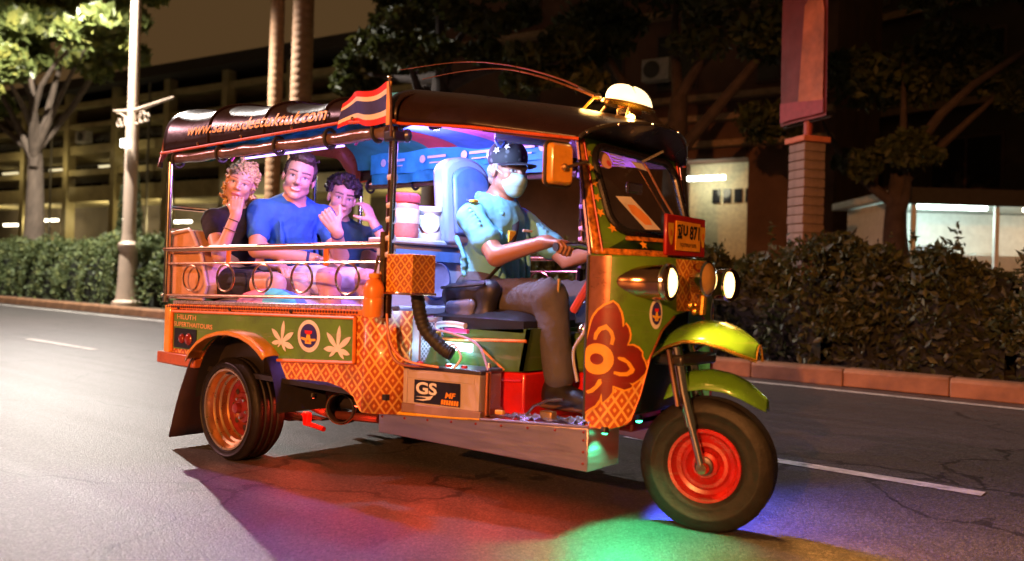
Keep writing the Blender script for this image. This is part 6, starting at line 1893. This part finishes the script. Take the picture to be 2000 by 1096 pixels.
# ------------------------------------------------------------------ kiosk, far right
kq = thing('kiosk', 'white lit roadside kiosk with a flat canopy at the right', 'kiosk', (.3, 15.2, 0), math.radians(40))
white_w = mat('white kiosk wall', (.70, .74, .72), .5, var=.1)
def kb(nm, lo, hi, mm, bev=0.01): return MB().box(lo, hi).build(nm, mm, kq, bevel=bev)
kb('counter', (-1.9, -.7, 0), (1.0, -.55, 1.75), white_w)
kb('back_wall', (-1.9, 1.2, 0), (3.4, 1.3, 2.7), white_w)
kb('side_wall', (-1.98, -.7, 0), (-1.9, 1.3, 2.7), white_w)
kb('canopy', (-2.2, -1.3, 2.72), (3.8, 1.6, 2.86), white_w)
kb('canopy_edge', (-2.22, -1.34, 2.60), (3.82, -1.30, 2.90), mat('dark canopy edge', (.03, .028, .026), .6))
for x in (-1.8, -.3, 1.1, 3.3):
    kb('post', (x, -1.2, 0), (x + .08, -1.12, 2.72), white_w)
for x, w, c in ((-1.5, 1.4, (.80, 1, .92)), (.6, 1.2, (1, .72, .45)), (2.4, .9, (1, .66, .42))):
    kb('tube_lamp', (x, -.6, 2.60), (x + w, -.5, 2.67), mat('lit kiosk tube' + str(c), (1, 1, 1), .4, emit=12, ecol=c))
lamp('kiosk_light', 'POINT', (-.8, -.3, 2.35), 65, (.78, 1, .92), kq, .2)
lamp('kiosk_light', 'POINT', (2.3, -.3, 2.35), 25, (1, .70, .42), kq, .2)
for j in range(5):
    kb('shelf_box', (-1.7 + j * .55, .85, 1.2 + .1 * (j % 2)), (-1.3 + j * .55, 1.18, 1.75 + .12 * (j % 3)), mat(('box teal', 'box pale', 'box grey')[j % 3], ((.2, .4, .42), (.6, .6, .55), (.3, .3, .34))[j % 3], .5))

# ------------------------------------------------------------------ dark backdrop block, added to black out the sky behind the kiosk
ob = thing('backdrop_block', 'tall unlit dark backdrop block added behind the trees at the right', 'building', (4.0, 27.0, 0), math.radians(-12))
obm = mat('dark block wall', (.05, .035, .025), .85, var=.3, scale=.8)
MB().box((-13, 0, 0), (26, 9, 22)).build('wall', obm, ob)
for z in (4.5, 8.0, 11.5, 15.0):
    MB().box((-13, -.25, z - .6), (26, 0, z - .35)).build('ledge', mat('ledge plaster', (.26, .17, .10), .8), ob)
    for x in range(-12, 25, 4):
        f = MB().box((x, -.06, z), (x + 2.4, -.003, z + 1.9)).build('window', mat('brown frame', (.07, .04, .03), .6), ob)
        MB().box((x + .1, -.09, z + .1), (x + 1.15, -.062, z + 1.8)).build('pane', win_m, f); MB().box((x + 1.25, -.09, z + .1), (x + 2.3, -.062, z + 1.8)).build('pane', win_m, f)
# ------------------------------------------------------------------ banner pillar
bp = thing('banner_pillar', 'brick pillar carrying a tall red banner with an orange panel', 'banner', (.12, 6.9, .16), math.radians(-32))
brk = mat('pale brown brick', (.17, .12, .10), .75, var=.3, scale=8, bump=.3, bscale=40)
cm = None
for i in range(24):
    if cm is None:
        o = MB().box((-.15, -.15, 0), (.15, .15, .097)).build('brick_course', brk, bp, bevel=.008); cm = o
    else:
        o = cm.copy(); COL.objects.link(o); o.parent = bp
    o.location = (random.uniform(-.004, .004), random.uniform(-.004, .004), .108 * i)
MB().box((-.138, -.138, 0), (.138, .138, 2.59)).build('mortar_core', mat('mortar', (.12, .085, .06), .9), bp)
MB().box((-.19, -.19, 2.59), (.19, .19, 2.66)).build('cap_stone', mat('red cap stone', (.40, .12, .06), .7), bp, bevel=.01)
MB().tube([(0, 0, 2.6), (0, 0, 6.4)], .05, 12).build('mast', mat('red mast', (.25, .04, .03), .5), bp)
MB().tube([(-.45, 0, 2.85), (.42, 0, 2.85)], .018, 8).build('banner_arm', black_paint, bp)
MB().tube([(-.45, 0, 5.7), (.42, 0, 5.7)], .018, 8).build('banner_arm', black_paint, bp)
rd = mat('banner red cloth', (.12, .018, .02), .7, var=.3, scale=3)
MB().grid(lambda u, v: (-.45 + .84 * u, -.065 - .02 * math.sin(u * 5 + v * 3), 2.86 + 2.83 * v), 12, 20).build('banner_cloth', rd, bp)
decal('banner_panel', mat('banner orange print', (.34, .10, .04), .7, var=.5, scale=3), [[(-.06, 3.10), (.35, 3.05), (.36, 4.10), (.30, 4.32), (.12, 4.36), (-.02, 4.25)]], lambda a, b: (a, -.095 - .02 * math.sin((a + .45) / .84 * 5 + (b - 2.86) / 2.83 * 3), b), bp, .12)
decal('banner_foot', mat('banner crimson print', (.24, .035, .05), .7), [[(-.42, 2.90), (.36, 2.90), (.36, 3.06), (-.42, 3.14)]], lambda a, b: (a, -.094 - .02 * math.sin((a + .45) / .84 * 5 + (b - 2.86) / 2.83 * 3), b), bp, .12)

# ------------------------------------------------------------------ street lamps
pole_m = mat('pale pole paint', (.52, .40, .30), .45, var=.15, scale=2)
def street_lamp(base, label, head_dir, energy, color, H=9.2, reach=1.8, extra=True, cone=0, toward=None, src=None):
    t = thing('street_lamp', label, 'street lamp', base, 0, 'street lamps along the road')
    MB().lathe([(0, 0), (.34, 0), (.34, .10), (.26, .16), (.23, .5), (.20, 1.3), (.24, 1.36), (.24, 1.46), (.17, 1.54), (.16, 1.7)], (0, 0, 0), (0, 0, 1), 20).build('base', pole_m, t)
    MB().lathe([(.155, 1.6), (.145, 4.4), (.12, 4.5), (.105, H)], (0, 0, 0), (0, 0, 1), 18).build('pole', pole_m, t)
    if extra:
        for sx, L in ((-1, .95), (1, 1.9)):
            MB().tube([(0, 0, 4.62), (sx * L, 0, 4.72 - .0 * L)], [.05, .03], 8).build('cross_arm', pole_m, t)
            m = MB()
            for q in range(3):
                c = V(sx * (.25 + .22 * q), 0, 4.46 - .03 * q); rr = .17 - .04 * q
                m.tube([c + V(rr * math.cos(a), 0, rr * math.sin(a)) for a in [k * .6 for k in range(10)]], .022, 6)
            m.tube(curve([(0, 0, 4.05), (sx * .12, 0, 4.35), (sx * .5, 0, 4.58), (sx * .8, 0, 4.66)], 18), .025, 6)
            m.build('scroll_bracket', pole_m, t)
        MB().box((.05, -.30, 3.72), (.25, -.16, 3.90)).build('flood_lamp', mat('lit flood lamp', (1, 1, 1), .4, emit=6, ecol=(1, .95, .85)), t)
    d = V(*head_dir).normalized()
    e = d * reach
    MB().tube([(0, 0, H - .1), tuple(e * .5 + V(0, 0, H + .25)), tuple(e + V(0, 0, H + .3))], .045, 8).build('arm', pole_m, t)
    hd = MB().ball(tuple(e * 1.15 + V(0, 0, H + .27)), (.32, .16, .09), 16, 8, Matrix.Rotation(math.atan2(d.y, d.x), 3, 'Z')).build('lamp_head', mat('grey lamp head', (.25, .25, .25), .5), t)
    MB().ball(tuple(e * 1.15 + V(0, 0, H + .20)), (.22, .11, .05), 14, 6, Matrix.Rotation(math.atan2(d.y, d.x), 3, 'Z')).build('lamp_lens', mat('lit lens ' + str(color), (1, 1, 1), .4, emit=25, ecol=color), hd)
    lamp('street_light', 'SPOT' if cone else 'POINT', tuple(e * 1.15 + V(0, 0, H + .08)), energy, color, t, .10, toward or (d.x * .25, d.y * .25, -1), cone or 160, .3)
    return t
street_lamp((-15.8, 6.3, .16), 'tall pale street lamp post with scrolled cross arms above the hedge', (0, -1, 0), 12000, (1.0, .92, .84), cone=172, toward=(-.15, -.30, -1))
street_lamp((6.0, -13.0, .15), 'low sodium lamp post on the near pavement opposite the hedge', (-.4, 1, 0), 10000, (1.0, .34, .09), H=3.7, reach=.8, extra=False, cone=48, toward=(-4.4, 12.2, -4.4))
street_lamp((-12.0, -10.2, .15), 'street lamp on the near pavement farther back along the road', (0, 1, 0), 7000, (1.0, .48, .52), H=8.2, reach=2.2, extra=False, cone=112, toward=(.45, .25, -1))
